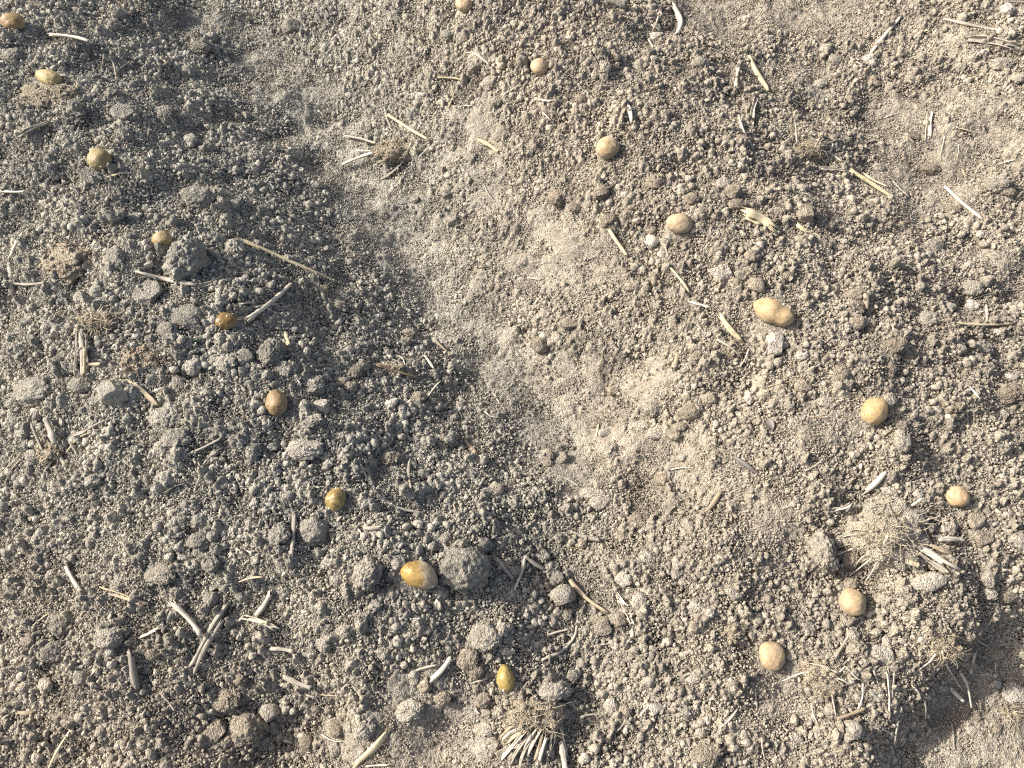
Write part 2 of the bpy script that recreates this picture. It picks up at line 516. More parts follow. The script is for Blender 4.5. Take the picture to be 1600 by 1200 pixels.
# ------------------------------------------------------------------ crumbs: patches of loose crumbs laid over the soil
patch_col = bpy.data.collections.new("crumb_patches")
def crumb_patch(k, n, rad, r0, alpha, rmax, clump_n):
    V, Fc, base_i = [], [], 0
    i = 0
    while i < n:
        q = rad * math.sqrt(rng.random()); a = rng.uniform(0, 6.283)
        cx, cy = q * math.cos(a), q * math.sin(a)
        r1 = min(rmax, r0 * (1 - rng.random()) ** (-1 / alpha))
        grp = int(rng.integers(1, clump_n + 1)) if rng.random() < .5 else 1
        for g in range(grp):                                # some crumbs stick together in knots
            r = r1 if g == 0 else r1 * rng.uniform(.35, .8)
            v, f = ICO[2] if r > .0013 else ICO[1]
            w = rng.normal(size=3); w /= np.linalg.norm(w)
            off = w * r1 * .85 if g else w * 0
            s = rng.uniform(.55, 1.3, 3) * r
            pl = rng.normal(size=(5, 3)); pl /= np.linalg.norm(pl, axis=1)[:, None]
            cut = np.min(np.where(v @ pl.T > .05, rng.uniform(.72, 1.0, 5) / np.maximum(v @ pl.T, .05), 1.2), axis=1)
            j = np.minimum(cut, 1.15) * (1 + rng.uniform(-.10, .10, len(v)))
            m = Matrix.Rotation(rng.uniform(0, 6.28), 3, 'Z') @ Matrix.Rotation(rng.uniform(0, 6.28), 3, 'X')
            vv = (v * j[:, None] * s) @ np.array(m).T
            vv = vv + np.array([cx, cy, r1 * rng.uniform(-.25, .55)]) + off
            V.append(vv); Fc += [[t + base_i for t in p] for p in f]
            base_i += len(v)
            i += 1
    me = mesh_from("crumb_patch", np.vstack(V).tolist(), Fc, M_crumb, smooth=(k % 2 == 0))
    o = bpy.data.objects.new("crumb_patch_%02d" % k, me)
    patch_col.objects.link(o)
N_COARSE, N_MID, N_FINE = 10, 8, 6
for k in range(N_COARSE):
    crumb_patch(k, 46, .034, .0023, 2.2, .0068, 5)
for k in range(N_MID):
    crumb_patch(N_COARSE + k, 95, .033, .0012, 2.2, .0036, 5)
for k in range(N_FINE):
    crumb_patch(N_COARSE + N_MID + k, 190, .034, .0008, 2.6, .0020, 3)

def in_view(x, y, m=.1):
    dz = CAM_H
    if not (VX0 + .06 < x < VX1 - .06 and VY0 + .06 < y < VY1 - .06):
        return False
    return abs(x) < .98 + .30 * (y + .1) + m

# ------------------------------------------------------------------ labels: each thing is told by its look and by what it lies next to
LAND = []            # (column, row, short name)
ITEMS = []           # (object, column, row, description, ordinal noun position)
WAYS = ["right of", "below and right of", "below", "below and left of", "left of", "above and left of", "above", "above and right of"]
def place_words(u, v, own=None):
    best = sorted((math.hypot(u - a, v - b), a, b, nm) for a, b, nm in LAND if nm != own)[0]
    d, a, b, nm = best
    k = int(round(math.atan2(v - b, u - a) / (math.pi / 4))) % 8
    return d, WAYS[k], nm
def settle_labels():
    by = {}
    for o, u, v, desc, own in ITEMS:
        d, way, nm = place_words(u, v, own)
        by.setdefault((desc, way, nm), []).append((d, o))
    nth = ["nearest", "second", "third", "fourth", "fifth", "sixth", "seventh", "eighth", "ninth", "tenth", "eleventh", "twelfth"]
    for (desc, way, nm), lst in by.items():
        lst.sort(key=lambda t: t[0])
        if len(lst) == 1:
            near = "just " if lst[0][0] < 70 else ""
            lst[0][1]["label"] = "%s %s%s the %s" % (desc, near, way, nm)
        else:
            for i, (d, o) in enumerate(lst):
                o["label"] = "%s %s outward %s the %s" % (nth[i], desc, way, nm)

# ------------------------------------------------------------------ potatoes
SKIN = {  # base, second, patch, dust share, gloss
    'orange':  ((.27, .178, .07), (.34, .235, .11), (.17, .10, .05), .35, .5),
    'yellow':  ((.43, .34, .16), (.36, .27, .12), (.22, .16, .08), .45, .55),
    'mottled': ((.32, .25, .125), (.25, .19, .085), (.13, .10, .05), .40, .55),
    'brown':   ((.31, .22, .10), (.38, .28, .15), (.18, .12, .06), .40, .55),
    'dark':    ((.17, .105, .035), (.25, .16, .06), (.085, .05, .025), .15, .28),
    'rust':    ((.255, .172, .082), (.225, .16, .088), (.14, .09, .048), .45, .5),
    'olive':   ((.23, .165, .055), (.34, .25, .10), (.12, .08, .035), .25, .38),
    'twotone': ((.36, .24, .07), (.27, .175, .055), (.13, .075, .028), .55, .42),
    'gold':    ((.27, .20, .055), (.35, .26, .085), (.16, .11, .04), .25, .36),
    'pale':    ((0.408, 0.298, 0.172), (0.459, 0.344, 0.215), (0.281, 0.193, 0.112), .40, .6),
    'notched': ((0.391, 0.281, 0.150), (0.442, 0.328, 0.198), (0.246, 0.168, 0.095), .40, .6),
    'tanoval': ((0.365, 0.273, 0.168), (0.408, 0.311, 0.198), (0.255, 0.185, 0.112), .50, .65),
    'pear':    ((0.399, 0.281, 0.142), (0.442, 0.323, 0.181), (0.281, 0.181, 0.086), .35, .58),
    'golden':  ((0.383, 0.265, 0.112), (0.425, 0.311, 0.163), (0.230, 0.147, 0.065), .32, .52),
    'peach':   ((0.459, 0.302, 0.159), (0.493, 0.353, 0.206), (0.315, 0.197, 0.103), .28, .55),
    'buff':    ((0.391, 0.286, 0.163), (0.365, 0.273, 0.168), (0.255, 0.181, 0.103), .50, .6),
    'buffwarm': ((.41, .292, .16), (.38, .28, .168), (.26, .185, .10), .45, .6),
}
def potato_mat(style, seed):
    c1, c2, c3, dust, rough = SKIN[style]
    m, nt, b = new_mat("potato_skin_" + style)
    B = NB(nt)
    tc = B.n("ShaderNodeTexCoord")
    o = tc.outputs["Object"]
    geo = B.n("ShaderNodeNewGeometry")
    mp = B.n("ShaderNodeMapping"); B.l(o, mp.inputs[0]); mp.inputs[1].default_value = (seed * 1.7, seed * .9, seed * .3)
    p = mp.outputs[0]
    col = B.mix(B.ramp(B.noise(p, 45, 4, .55), .35, .65), c1, c2)
    col = B.mix(B.math('MULTIPLY', B.ramp(B.noise(p, 62, 5, .65, .6), .53, .70), .75), col, c3)
    net = B.noise(p, 330, 3, .6)
    col = B.gain(col, B.ramp(net, .3, .7, .82, 1.14))
    dots = B.math('LESS_THAN', B.voro(p, 210), .17)
    col = B.mix(B.math('MULTIPLY', dots, .5), col, tuple(x * .6 for x in c3))
    dn = B.noise(p, 70, 6, .7)
    lo = .78 - dust * .5
    if style == 'twotone':
        dm = B.math('ADD', B.dot(o, (26, 14, 0), -.02), B.math('MULTIPLY', B.math('SUBTRACT', dn, .5), 1.7))
        dmask = B.ramp(dm, .0, .22)
        dcol = (.38, .33, .24)
    else:
        dmask = B.ramp(dn, lo, lo + .22)
        dcol = (.33, .285, .215)
    col = B.mix(B.math('MULTIPLY', dmask, .72), col, dcol)
    soil_bits = B.math('MULTIPLY', B.ramp(B.noise(p, 260, 4, .7), .56, .65), B.ramp(B.noise(p, 40, 3), .42, .62))
    col = B.mix(B.math('MULTIPLY', soil_bits, .8), col, (.25, .22, .17))
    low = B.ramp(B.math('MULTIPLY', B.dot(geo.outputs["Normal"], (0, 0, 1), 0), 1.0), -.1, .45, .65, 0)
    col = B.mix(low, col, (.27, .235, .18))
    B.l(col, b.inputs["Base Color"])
    B.l(B.ramp(dmask, 0, 1, rough, .85), b.inputs["Roughness"])
    b.inputs["Specular IOR Level"].default_value = .3
    b.inputs["Subsurface Weight"].default_value = .02
    b.inputs["Subsurface Scale"].default_value = .004
    b.inputs["Subsurface Radius"].default_value = (1, .6, .3)
    hh = B.math('ADD', B.math('MULTIPLY', net, .5), B.noise(p, 95, 4, .6))
    B.l(B.bump(hh, .0012, .6), b.inputs["Normal"])
    return m
M_sprout, _nt, _b = new_mat("sprout_white")
_b.inputs["Base Color"].default_value = (.78, .72, .58, 1)
_b.inputs["Roughness"].default_value = .5
SPROUTS = {2: [(1.0, .0, .35)], 4: [(.25, .1, 1.0), (-.9, .55, .35), (-.35, -.8, .6)], 6: [(.85, .35, .6), (-.95, .1, .25), (.9, -.2, .3)], 7: [(.93, -.45, .25)],
           8: [(.9, -.5, .45)], 11: [(.75, .5, .55), (.55, .75, .4), (.85, .2, .4)], 13: [(.2, .9, .45)], 17: [(.3, -.85, .35)], 3: [(-.1, .4, .9)], 10: [(.2, -.9, .3)]}
pv, pf = ICO[5]
for i, (u, v, a, b, tilt, style, label, short) in enumerate(POTATO):
    x, y, s = pot_xy[i]
    zc = hsample(x, y, Zs) + .54 * b * s
    x, y = at_z(u, v, zc)
    p1 = Vector(at_z(u + 10 * math.cos(math.radians(tilt)), v + 10 * math.sin(math.radians(tilt)), zc))
    ang = math.atan2(p1.y - y, p1.x - x)
    A_, B_ = a * s, b * s
    C_ = B_ * random.uniform(.86, .95)
    r2 = np.random.default_rng(100 + i)
    o1 = r2.uniform(-50, 50, 3)
    eyes = [r2.normal(size=3) for _k in range(7)]
    eyes = [e / np.linalg.norm(e) for e in eyes]
    eyes = [np.array((e[0], e[1], abs(e[2]))) for e in eyes]
    if style == 'notched':
        eyes.append(np.array((.72, .55, .42)))
    vv = pv.copy()
    rad = np.array([1 + .11 * nz(q * 1.1 + o1) + .038 * nz(q * 2.6 + o1) + .016 * nz(q * 7 + o1) for q in pv])
    for k, e in enumerate(eyes):
        e = e / np.linalg.norm(e)
        d2 = ((pv - e) ** 2).sum(1)
        deep = .17 if (style == 'notched' and k == 7) else .022
        wid = .10 if (style == 'notched' and k == 7) else .020
        rad -= deep * np.exp(-d2 / wid)
        rad += .016 * np.exp(-((pv - (e + np.array((-.2, 0, .08)))) ** 2).sum(1) / .02)
    vv = vv * rad[:, None]
    tx = vv[:, 0].copy()
    if style == 'pear':
        w = 1.05 - .15 * np.exp(-((tx - .25) / .28) ** 2) - .02 * tx
        vv[:, 1] *= w; vv[:, 2] *= w
        vv[:, 1] += .10 * (tx ** 2 - .4)
    elif style in ('rust', 'gold', 'yellow'):
        w = 1 + .13 * tx
        vv[:, 1] *= w; vv[:, 2] *= w
    elif style in ('golden', 'peach', 'olive'):
        w = 1 - .07 * tx
        vv[:, 1] *= w
    vv *= np.array((A_, B_, C_))
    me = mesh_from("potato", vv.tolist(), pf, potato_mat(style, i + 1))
    o = link("potato", me, loc=(x, y, zc))
    o.rotation_euler = (random.uniform(-.15, .15), random.uniform(-.12, .12), ang)
    tag(o, label, "potato", "seed potatoes laid out along the ridges")
    LAND.append((u, v, short))
    for d in SPROUTS.get(i, []):
        d = Vector(d).normalized()
        base_p = Vector((d.x * A_, d.y * B_, d.z * C_)) * .97
        n_ = Vector((d.x / A_, d.y / B_, d.z / C_)).normalized()
        sv, sf = ICO[2]
        h = random.uniform(.0026, .0038)
        rot = n_.to_track_quat('Z', 'Y').to_matrix()
        vs = [base_p + rot @ Vector((q[0] * .0019 * (1 - .3 * q[2]), q[1] * .0019 * (1 - .3 * q[2]), q[2] * h)) for q in sv * (1 + r2.uniform(-.1, .1, (len(sv), 1)))]
        link("sprout", mesh_from("sprout", [q[:] for q in vs], sf, M_sprout), o)

# ------------------------------------------------------------------ straw, roots
def path_pts(pix, n, lift, stiff):
    """points along a piece that lies on the soil: stiff pieces stay straight and rest on the high spots"""
    seg = [math.dist(pix[i], pix[i + 1]) for i in range(len(pix) - 1)]
    tot = sum(seg)
    out = []
    for k in range(n):
        d = tot * k / (n - 1)
        i = 0
        while i < len(seg) - 1 and d > seg[i]:
            d -= seg[i]; i += 1
        t = min(1, d / seg[i]) if seg[i] else 0
        u = pix[i][0] + (pix[i + 1][0] - pix[i][0]) * t; v = pix[i][1] + (pix[i + 1][1] - pix[i][1]) * t
        if len(pix) > 2:                                     # round the corners a little
            pass
        out.append(at(u, v, lift + .0035))
    if stiff:
        g = np.array([hsample(p.x, p.y) for p in out]); t = np.linspace(0, 1, n)
        c = np.polyfit(t, np.array([hsample(p.x, p.y, Zs) for p in out]), 1)
        line = np.polyval(c, t)
        line += np.percentile(g - line, 78 if n < 16 else 92) + (.0030 if n < 16 else .0065) + lift
        if n < 16:
            line += (t - .5) * random.uniform(-1, 1) * min(.007, .16 * (out[-1] - out[0]).length)
        for p, z in zip(out, line):
            uvz = z
            k = (CAM_H - uvz) / (CAM_H - p.z)                # slide along the line of sight
            p.x *= k; p.y *= k; p.z = uvz
    if len(pix) > 2:
        for _r in range(2):
            q = [p.copy() for p in out]
            for k in range(1, n - 1):
                out[k] = q[k - 1] * .25 + q[k] * .5 + q[k + 1] * .25
    return out

def frames(P):
    fr = []
    for k in range(len(P)):
        t = (P[min(k + 1, len(P) - 1)] - P[max(k - 1, 0)]).normalized()
        sd = t.cross(Vector((0, 0, 1)))
        sd = sd.normalized() if sd.length > 1e-4 else Vector((1, 0, 0))
        fr.append((t, sd, sd.cross(t)))
    return fr

def stalk_geo(P, r, shape, r_end=None, flat=.7, seed=0):
    q = random.Random(seed)
    n, V, Fc, S = len(P), [], [], []
    fr = frames(P)
    L = [0]
    for k in range(1, n):
        L.append(L[-1] + (P[k] - P[k - 1]).length)
    r_end = r if r_end is None else r_end
    jag = [q.uniform(-1.6, 1.6) * r for _k in range(16)]
    jag2 = [q.uniform(-1.6, 1.6) * r for _k in range(16)]
    tw = q.uniform(0, 6.28); twr = q.uniform(-1, 1)
    if shape in 'tw':
        m = 9 if shape == 't' else 7
        for k in range(n):
            t = k / (n - 1)
            rk = (r * (1 - t) + r_end * t) * (1 + .10 * math.sin(9 * t + tw) + q.uniform(-.06, .06))
            if shape == 't' and n > 6 and k == n // 3:
                rk *= 1.22
            if shape == 'w':
                rk *= 1 - .55 * t ** 2
            for j in range(m):
                an = 6.2832 * j / m + tw
                rr = rk * (1 + .13 * math.sin(3 * an + 2 * t + tw))
                ex = jag[j] if k == 0 else (jag2[j] if k == n - 1 else 0)
                V.append(P[k] + fr[k][1] * math.cos(an) * rr + fr[k][2] * math.sin(an) * rr * flat + fr[k][0] * ex * (.6 if shape == 't' else 0))
                S.append((L[k], an * r * 1.0, 0))
        for k in range(n - 1):
            for j in range(m):
                a_, b_ = k * m + j, k * m + (j + 1) % m
                Fc.append([a_, b_, b_ + m, a_ + m])
        for e, k in ((0, 0), (1, n - 1)):                     # hollow ends
            ring_ = [k * m + j for j in range(m)]
            b0 = len(V)
            inn = fr[k][0] * (1 if e == 0 else -1) * r * 1.8
            for j in range(m):
                V.append(P[k] + (V[ring_[j]] - P[k]) * .68); S.append((L[k], 0, 0))
            for j in range(m):
                V.append(P[k] + (V[ring_[j]] - P[k]) * .55 + inn); S.append((L[k], 0, 0))
            for j in range(m):
                j2 = (j + 1) % m
                q1 = [ring_[j], ring_[j2], b0 + j2, b0 + j]; q2 = [b0 + j, b0 + j2, b0 + m + j2, b0 + m + j]
                Fc.append(q1[::-1] if e == 0 else q1); Fc.append(q2[::-1] if e == 0 else q2)
            cap = [b0 + m + j for j in range(m)]
            Fc.append(cap[::-1] if e == 0 else cap)
    else:                                                     # split half-shell ('s') or curled flake ('f')
        arc = 3.5 if shape == 's' else 1.5
        R0 = r if shape == 's' else r * 1.35
        th = r * .28 if shape == 's' else r * .16
        m = 6
        rot0 = q.uniform(-.9, .9) + (0 if q.random() < .65 else 3.14)
        for k in range(n):
            t = k / (n - 1)
            rk = R0 * (1 + .12 * math.sin(8 * t + tw))
            if shape == 'f':
                rk *= .55 + .45 * math.sin(math.pi * (0.12 + .8 * t)) + q.uniform(-.05, .05)
            for lay in (0, 1):
                for j in range(m):
                    an = math.pi / 2 + rot0 + twr * t * .5 + arc * (j / (m - 1) - .5)
                    rr = rk - lay * th
                    ex = (jag[j] * 1.4 if k == 0 else (jag2[j] * 1.4 if k == n - 1 else 0))
                    drop = R0 * (.55 if shape == 'f' else .0)
                    c = P[k] - (fr[k][2] * drop)
                    V.append(c + fr[k][1] * math.cos(an) * rr + fr[k][2] * math.sin(an) * rr + fr[k][0] * ex)
                    S.append((L[k], an * r, 0))
        w = 2 * m
        loop = list(range(m)) + list(range(2 * m - 1, m - 1, -1))
        for k in range(n - 1):
            for j in range(w):
                a_, b_ = loop[j], loop[(j + 1) % w]
                Fc.append([k * w + b_, k * w + a_, (k + 1) * w + a_, (k + 1) * w + b_])
        for k, rev in ((0, False), (n - 1, True)):
            for j in range(m - 1):
                f = [k * w + j, k * w + j + 1, k * w + m + j + 1, k * w + m + j]
                Fc.append(f[::-1] if rev else f)
    return V, Fc, S

def fibre_geo(V, Fc, S, P, r0, r1):
    fr = frames(P)
    n, b0, L = len(P), len(V), 0
    for k in range(n):
        r = r0 + (r1 - r0) * k / (n - 1)
        if k:
            L += (P[k] - P[k - 1]).length
        for j in range(3):
            an = 2.0944 * j + .5
            V.append(P[k] + fr[k][1] * math.cos(an) * r + fr[k][2] * math.sin(an) * r)
            S.append((L, an * r, 0))
    for k in range(n - 1):
        for j in range(3):
            j2 = (j + 1) % 3
            Fc.append([b0 + k * 3 + j, b0 + k * 3 + j2, b0 + k * 3 + 3 + j2, b0 + k * 3 + 3 + j])

COLOUR = {'y': "yellow", 'p': "bleached", 't': "tan", 'g': "grey", 'b': "brown"}
n_st = [0]
bare = []
def stalk(spec, short=None, label=None):
    code, w, pix = spec
    colr, shape = code
    n_st[0] += 1
    u, v = sum(p[0] for p in pix) / len(pix), sum(p[1] for p in pix) / len(pix)
    ln = sum(math.dist(pix[i], pix[i + 1]) for i in range(len(pix) - 1))
    r = w * px_size(u, v) * (.42 if shape == 'w' else .46)
    stiff = len(pix) == 2
    P = path_pts(pix, 6 if ln < 25 else (10 if ln < 90 else 16), r * .35, stiff)
    if stiff and ln > 20:                                      # slight natural bow
        bow = random.uniform(-.065, .065) * ln * px_size(u, v)
        sd = frames(P)[0][1]
        for k, p in enumerate(P):
            p += sd * bow * math.sin(math.pi * k / (len(P) - 1))
    if ln > 30:
        bare.extend((p.x, p.y, .034 if short else .02) for p in P)
    V, Fc, S = stalk_geo(P, r, shape, seed=n_st[0], r_end=r * random.uniform(.75, 1.05))
    c = P[len(P) // 2].copy()
    nm = {'t': "straw_stalk", 's': "split_straw", 'f': "straw_chip", 'w': "dry_root"}[shape]
    o = link(nm, mesh_from(nm, [(p - c)[:] for p in V], Fc, STRAW[colr], S, smooth=True), loc=c)
    noun = {'t': "hollow straw", 's': "split straw", 'f': "straw flake", 'w': "thin root"}[shape]
    size = "tiny" if ln < 16 else "short" if ln < 34 else "medium" if ln < 62 else "long"
    k = int(round(math.degrees(math.atan2(pix[-1][1] - pix[0][1], pix[-1][0] - pix[0][0])) / 45)) % 4
    lie = ["level", "down-slanting", "upright", "up-slanting"][k]
    tag(o, None, "root" if shape == 'w' else "straw", "loose roots on the soil" if shape == 'w' else "bits of straw lying on the soil")
    if label:
        o["label"] = label
    else:
        ITEMS.append((o, u, v, "%s %s %s %s" % (size, lie, COLOUR[colr], noun), short))
    if short:
        LAND.append((u, v, short))
    return o

NAMED_STRAWS = [
    (('yt', 6.5, [(366, 370), (400, 384), (524, 440)]), "long yellow straw", "longest pale yellow straw lying bare above the split stalk and glossy potato"),
    (('ps', 9, [(220, 428), (262, 438), (305, 446)]), "tapered pale stalk", "tapered pale stalk with torn end running under the tall jagged clod"),
    (('pt', 9, [(386, 499), (455, 443)]), "slanting pale stalk", "stout pale stalk slanting up and right of the glossy dark potato"),
    (('ws', 8, [(575, 745), (588, 775), (622, 795), (661, 801)]), "curved bleached root", "curved bleached root with a bend like an elbow right of the sprouting potato"),
    (('yt', 7.5, [(1326, 264), (1396, 309)]), "sunny yellow straw", "bright yellow straw with a split strand on the pale hollow at upper right"),
    (('tw', 9, [(890, 906), (950, 957)]), "grey brown stalk", "grey brown woody stalk wedged above a brown clod right of the angular pale clod"),
    (('ys', 10, [(1127, 494), (1157, 530)]), "pale yellow husk strip", "pale yellow husk strip left of the big white stone"),
    (('gs', 9, [(354, 945), (328, 985), (300, 1040)]), "paired grey strip", "upper strand of the long paired grey straw strips at lower left"),
    (('ps', 9, [(1453, 176), (1451, 196), (1450, 218)]), "forked bleached stalk", "short bleached stalk with forked foot standing in the upper right furrow"),
]
for spec, short, lab in NAMED_STRAWS:
    if spec[0] == 'ws':
        spec = ('pw', spec[1], spec[2])
    stalk(spec, short, lab)

STALKS = [
    ('ps', 5, [(78, 54), (141, 65)]), ('bw', 5, [(181, 2), (205, 14), (226, 32)]), ('gw', 3, [(172, 80), (180, 110), (183, 135)]), ('gw', 2.5, [(183, 110), (215, 90)]),
    ('pf', 6, [(92, 117), (108, 122)]), ('gs', 8, [(34, 208), (74, 191)]), ('pf', 11, [(148, 222), (168, 204)]), ('pf', 6, [(112, 175), (126, 175)]),
    ('yf', 6, [(171, 276), (201, 271)]), ('pt', 4, [(-6, 297), (39, 299)]), ('pf', 4, [(274, 139), (299, 138)]), ('pf', 5, [(345, 212), (347, 223)]),
    ('pf', 5, [(283, 49), (285, 59)]), ('pt', 8, [(17, 402), (36, 364)]), ('pt', 9, [(16, 418), (16, 461)]), ('gt', 5, [(22, 443), (68, 442)]),
    ('pf', 5, [(486, 75), (509, 77)]), ('pf', 5, [(415, 41), (418, 54)]), ('pf', 4, [(560, 57), (564, 66)]), ('pf', 7, [(738, 82), (765, 102)]),
    ('ts', 5, [(686, 122), (722, 126)]), ('pf', 8, [(596, 119), (606, 131)]), ('pw', 3.5, [(497, 172), (511, 186)]), ('tt', 8, [(747, 218), (780, 238)]),
    ('pw', 2, [(757, 290), (773, 316)]), ('pf', 4, [(566, 347), (578, 354)]), ('gw', 2, [(622, 162), (645, 175)]), ('tw', 2.5, [(700, 170), (712, 140), (718, 128)]),
    ('ps', 9, [(1052, 8), (1066, 36), (1056, 58)]), ('pw', 4, [(1030, 12), (1025, 36)]), ('pf', 7, [(1012, 62), (1029, 86)]), ('pf', 7, [(983, 162), (987, 191)]),
    ('ys', 9, [(1172, 92), (1184, 118), (1201, 142)]), ('pt', 5, [(1157, 94), (1150, 136)]), ('ps', 7, [(1182, 153), (1175, 190)]), ('pw', 4, [(1154, 180), (1178, 232)]),
    ('bw', 4, [(1108, 90), (1141, 89)]), ('tf', 7, [(974, 192), (991, 205)]), ('yf', 7, [(953, 358), (983, 402)]), ('pw', 3, [(848, 175), (861, 188)]), ('pf', 6, [(838, 155), (860, 158)]),
    ('tw', 2, [(1042, 95), (1060, 110), (1080, 85)]), ('pt', 6, [(1360, 84), (1385, 52), (1408, 26)]), ('gt', 6, [(1474, 29), (1520, 40), (1577, 50)]), ('gs', 11, [(1513, 60), (1581, 71)]),
    ('gt', 4, [(1570, 2), (1606, 4)]), ('pf', 5, [(1327, 89), (1350, 104)]), ('yf', 5, [(1345, 268), (1386, 291)]), ('pt', 6, [(1476, 291), (1500, 314), (1536, 343)]),
    ('pw', 2.5, [(1395, 283), (1421, 308)]), ('yt', 7, [(1245, 351), (1281, 370)]), ('pf', 6, [(1430, 317), (1437, 303)]), ('pf', 4, [(1420, 330), (1436, 312)]),
    ('pf', 4, [(1372, 183), (1398, 176)]), ('pw', 2.5, [(1476, 213), (1468, 246)]), ('pw', 2, [(1498, 225), (1494, 252)]), ('pf', 3, [(1418, 165), (1425, 168)]),
    ('ps', 7, [(302, 447), (345, 436)]), ('pf', 7, [(374, 476), (402, 473)]), ('tf', 4, [(1505, 265), (1510, 276)]),
    ('pf', 6, [(191, 517), (211, 502)]), ('tf', 10, [(204, 594), (228, 612), (252, 634)]), ('ps', 8, [(0, 748), (37, 708)]), ('pf', 5, [(16, 738), (25, 714)]),
    ('gs', 5, [(287, 714), (347, 685)]), ('gw', 4, [(312, 735), (346, 699)]), ('gs', 7, [(259, 766), (294, 752)]), ('pf', 5, [(194, 720), (212, 733)]), ('pf', 7, [(160, 778), (178, 782)]),
    ('yf', 8, [(446, 521), (452, 541)]), ('pf', 5, [(459, 580), (470, 602)]), ('gs', 5, [(400, 481), (432, 476)]), ('pf', 4, [(400, 424), (424, 421)]), ('pf', 4, [(438, 426), (468, 420)]),
    ('pw', 3.5, [(563, 725), (578, 755)]), ('pw', 4, [(600, 783), (616, 801)]), ('gs', 5, [(640, 720), (643, 765)]), ('ts', 8, [(725, 688), (746, 711)]), ('pf', 5, [(662, 554), (678, 576)]),
    ('pw', 2.5, [(592, 680), (608, 698)]), ('pw', 2.5, [(419, 697), (451, 697)]), ('pw', 2, [(489, 759), (530, 764), (556, 777)]), ('tf', 4, [(680, 530), (705, 555)]), ('pw', 2.5, [(772, 615), (789, 640)]),
    ('pf', 6, [(747, 760), (757, 744)]), ('yf', 6, [(1045, 416), (1078, 458)]), ('yf', 4.5, [(1008, 468), (1020, 513)]), ('tt', 9, [(1052, 577), (1060, 552)]), ('pf', 4, [(1023, 597), (1033, 616)]),
    ('pf', 4, [(825, 432), (851, 433)]), ('pf', 4, [(820, 457), (828, 469)]), ('pw', 3, [(1048, 734), (1086, 731)]), ('ts', 8, [(1100, 803), (1125, 770)]), ('tt', 9, [(1354, 482), (1353, 460)]),
    ('pt', 4, [(1541, 476), (1541, 508)]), ('yt', 4, [(1494, 505), (1582, 505)]), ('ps', 9, [(1346, 772), (1386, 734)]), ('pf', 5, [(1447, 506), (1458, 521)]), ('yf', 5, [(1238, 569), (1258, 589)]),
    ('tw', 2, [(1200, 604), (1225, 598), (1256, 590)]), ('pf', 5, [(1515, 604), (1531, 623)]), ('pf', 4, [(1554, 610), (1574, 626)]), ('pw', 2.2, [(1248, 738), (1290, 760), (1338, 770)]),
    ('pw', 2.5, [(1395, 432), (1405, 470), (1411, 490)]), ('pw', 2.2, [(1530, 488), (1570, 478), (1603, 468)]), ('pw', 2.2, [(1510, 470), (1560, 455), (1602, 452)]), ('yf', 4, [(1380, 445), (1402, 432)]),
    ('ps', 7, [(103, 884), (126, 923)]), ('ts', 10, [(160, 922), (221, 943)]), ('ps', 9, [(267, 939), (315, 992)]), ('gs', 9, [(350, 965), (322, 1010), (303, 1052)]), ('pf', 12, [(220, 997), (253, 983)]),
    ('gs', 12, [(204, 1016), (207, 1045), (213, 1077)]), ('pw', 4, [(290, 1098), (306, 1084), (315, 1064)]), ('pf', 9, [(115, 1190), (146, 1171)]), ('tf', 8, [(27, 1113), (53, 1112)]),
    ('yt', 4, [(75, 1203), (111, 1140)]), ('yt', 3.5, [(57, 1180), (75, 1148)]), ('gw', 2.5, [(208, 862), (225, 840), (275, 804)]), ('ps', 9, [(425, 922), (397, 966)]), ('ps', 8, [(384, 965), (429, 981)]),
    ('gt', 7, [(460, 804), (455, 868)]), ('pt', 7, [(421, 1014), (458, 1018)]), ('gt', 8, [(442, 1057), (488, 1075)]), ('tw', 3, [(490, 1068), (492, 1085), (532, 1088)]), ('pf', 7, [(557, 824), (565, 846)]),
    ('gs', 7, [(568, 825), (597, 823)]), ('yf', 11, [(757, 827), (781, 850)]), ('gt', 8, [(775, 873), (787, 886), (802, 906)]), ('ps', 9, [(671, 1065), (706, 1024)]), ('yf', 15, [(555, 1192), (580, 1168), (604, 1140)]),
    ('pf', 5, [(650, 1047), (683, 1038)]), ('ps', 4, [(573, 1197), (607, 1195)]), ('pw', 7, [(820, 868), (815, 895), (800, 931)]), ('gt', 8, [(820, 869), (851, 890)]), ('gs', 8, [(896, 834), (939, 844)]),
    ('ps', 9, [(965, 932), (986, 969)]), ('pw', 6, [(845, 1032), (878, 1018), (899, 995), (903, 962)]), ('pw', 4, [(850, 1018), (872, 1028)]), ('yf', 5, [(1095, 800), (1112, 816)]), ('pf', 5, [(1033, 836), (1056, 830)]),
    ('tt', 6, [(1180, 911), (1183, 885)]), ('gw', 3, [(960, 1146), (980, 1120)]), ('pw', 3, [(908, 1120), (941, 1117)]), ('pw', 3.5, [(1000, 1118), (1013, 1104)]), ('pw', 3, [(1089, 1110), (1111, 1097)]),
    ('gt', 6, [(1304, 1028), (1332, 983)]), ('pf', 4, [(385, 860), (400, 868)]), ('pf', 4, [(1183, 1110), (1180, 1080)]), ('pf', 5, [(480, 1085), (497, 1090)]), ('tt', 6, [(875, 1125), (882, 1180)]),
    ('pw', 3.5, [(1560, 936), (1556, 958), (1545, 976)]), ('pw', 4, [(1509, 986), (1525, 972), (1536, 960)]), ('pw', 3, [(1530, 944), (1537, 965), (1543, 985)]), ('pw', 2.5, [(1525, 998), (1550, 1015)]), ('gw', 2.5, [(1450, 1160), (1480, 1140)]),
    ('gw', 4, [(1487, 1130), (1490, 1170)]), ('pw', 3, [(1190, 1155), (1196, 1190)]), ('bw', 3, [(985, 765), (978, 800)]), ('pw', 2.5, [(905, 760), (870, 742)]),
]
for s in STALKS:
    stalk(s)

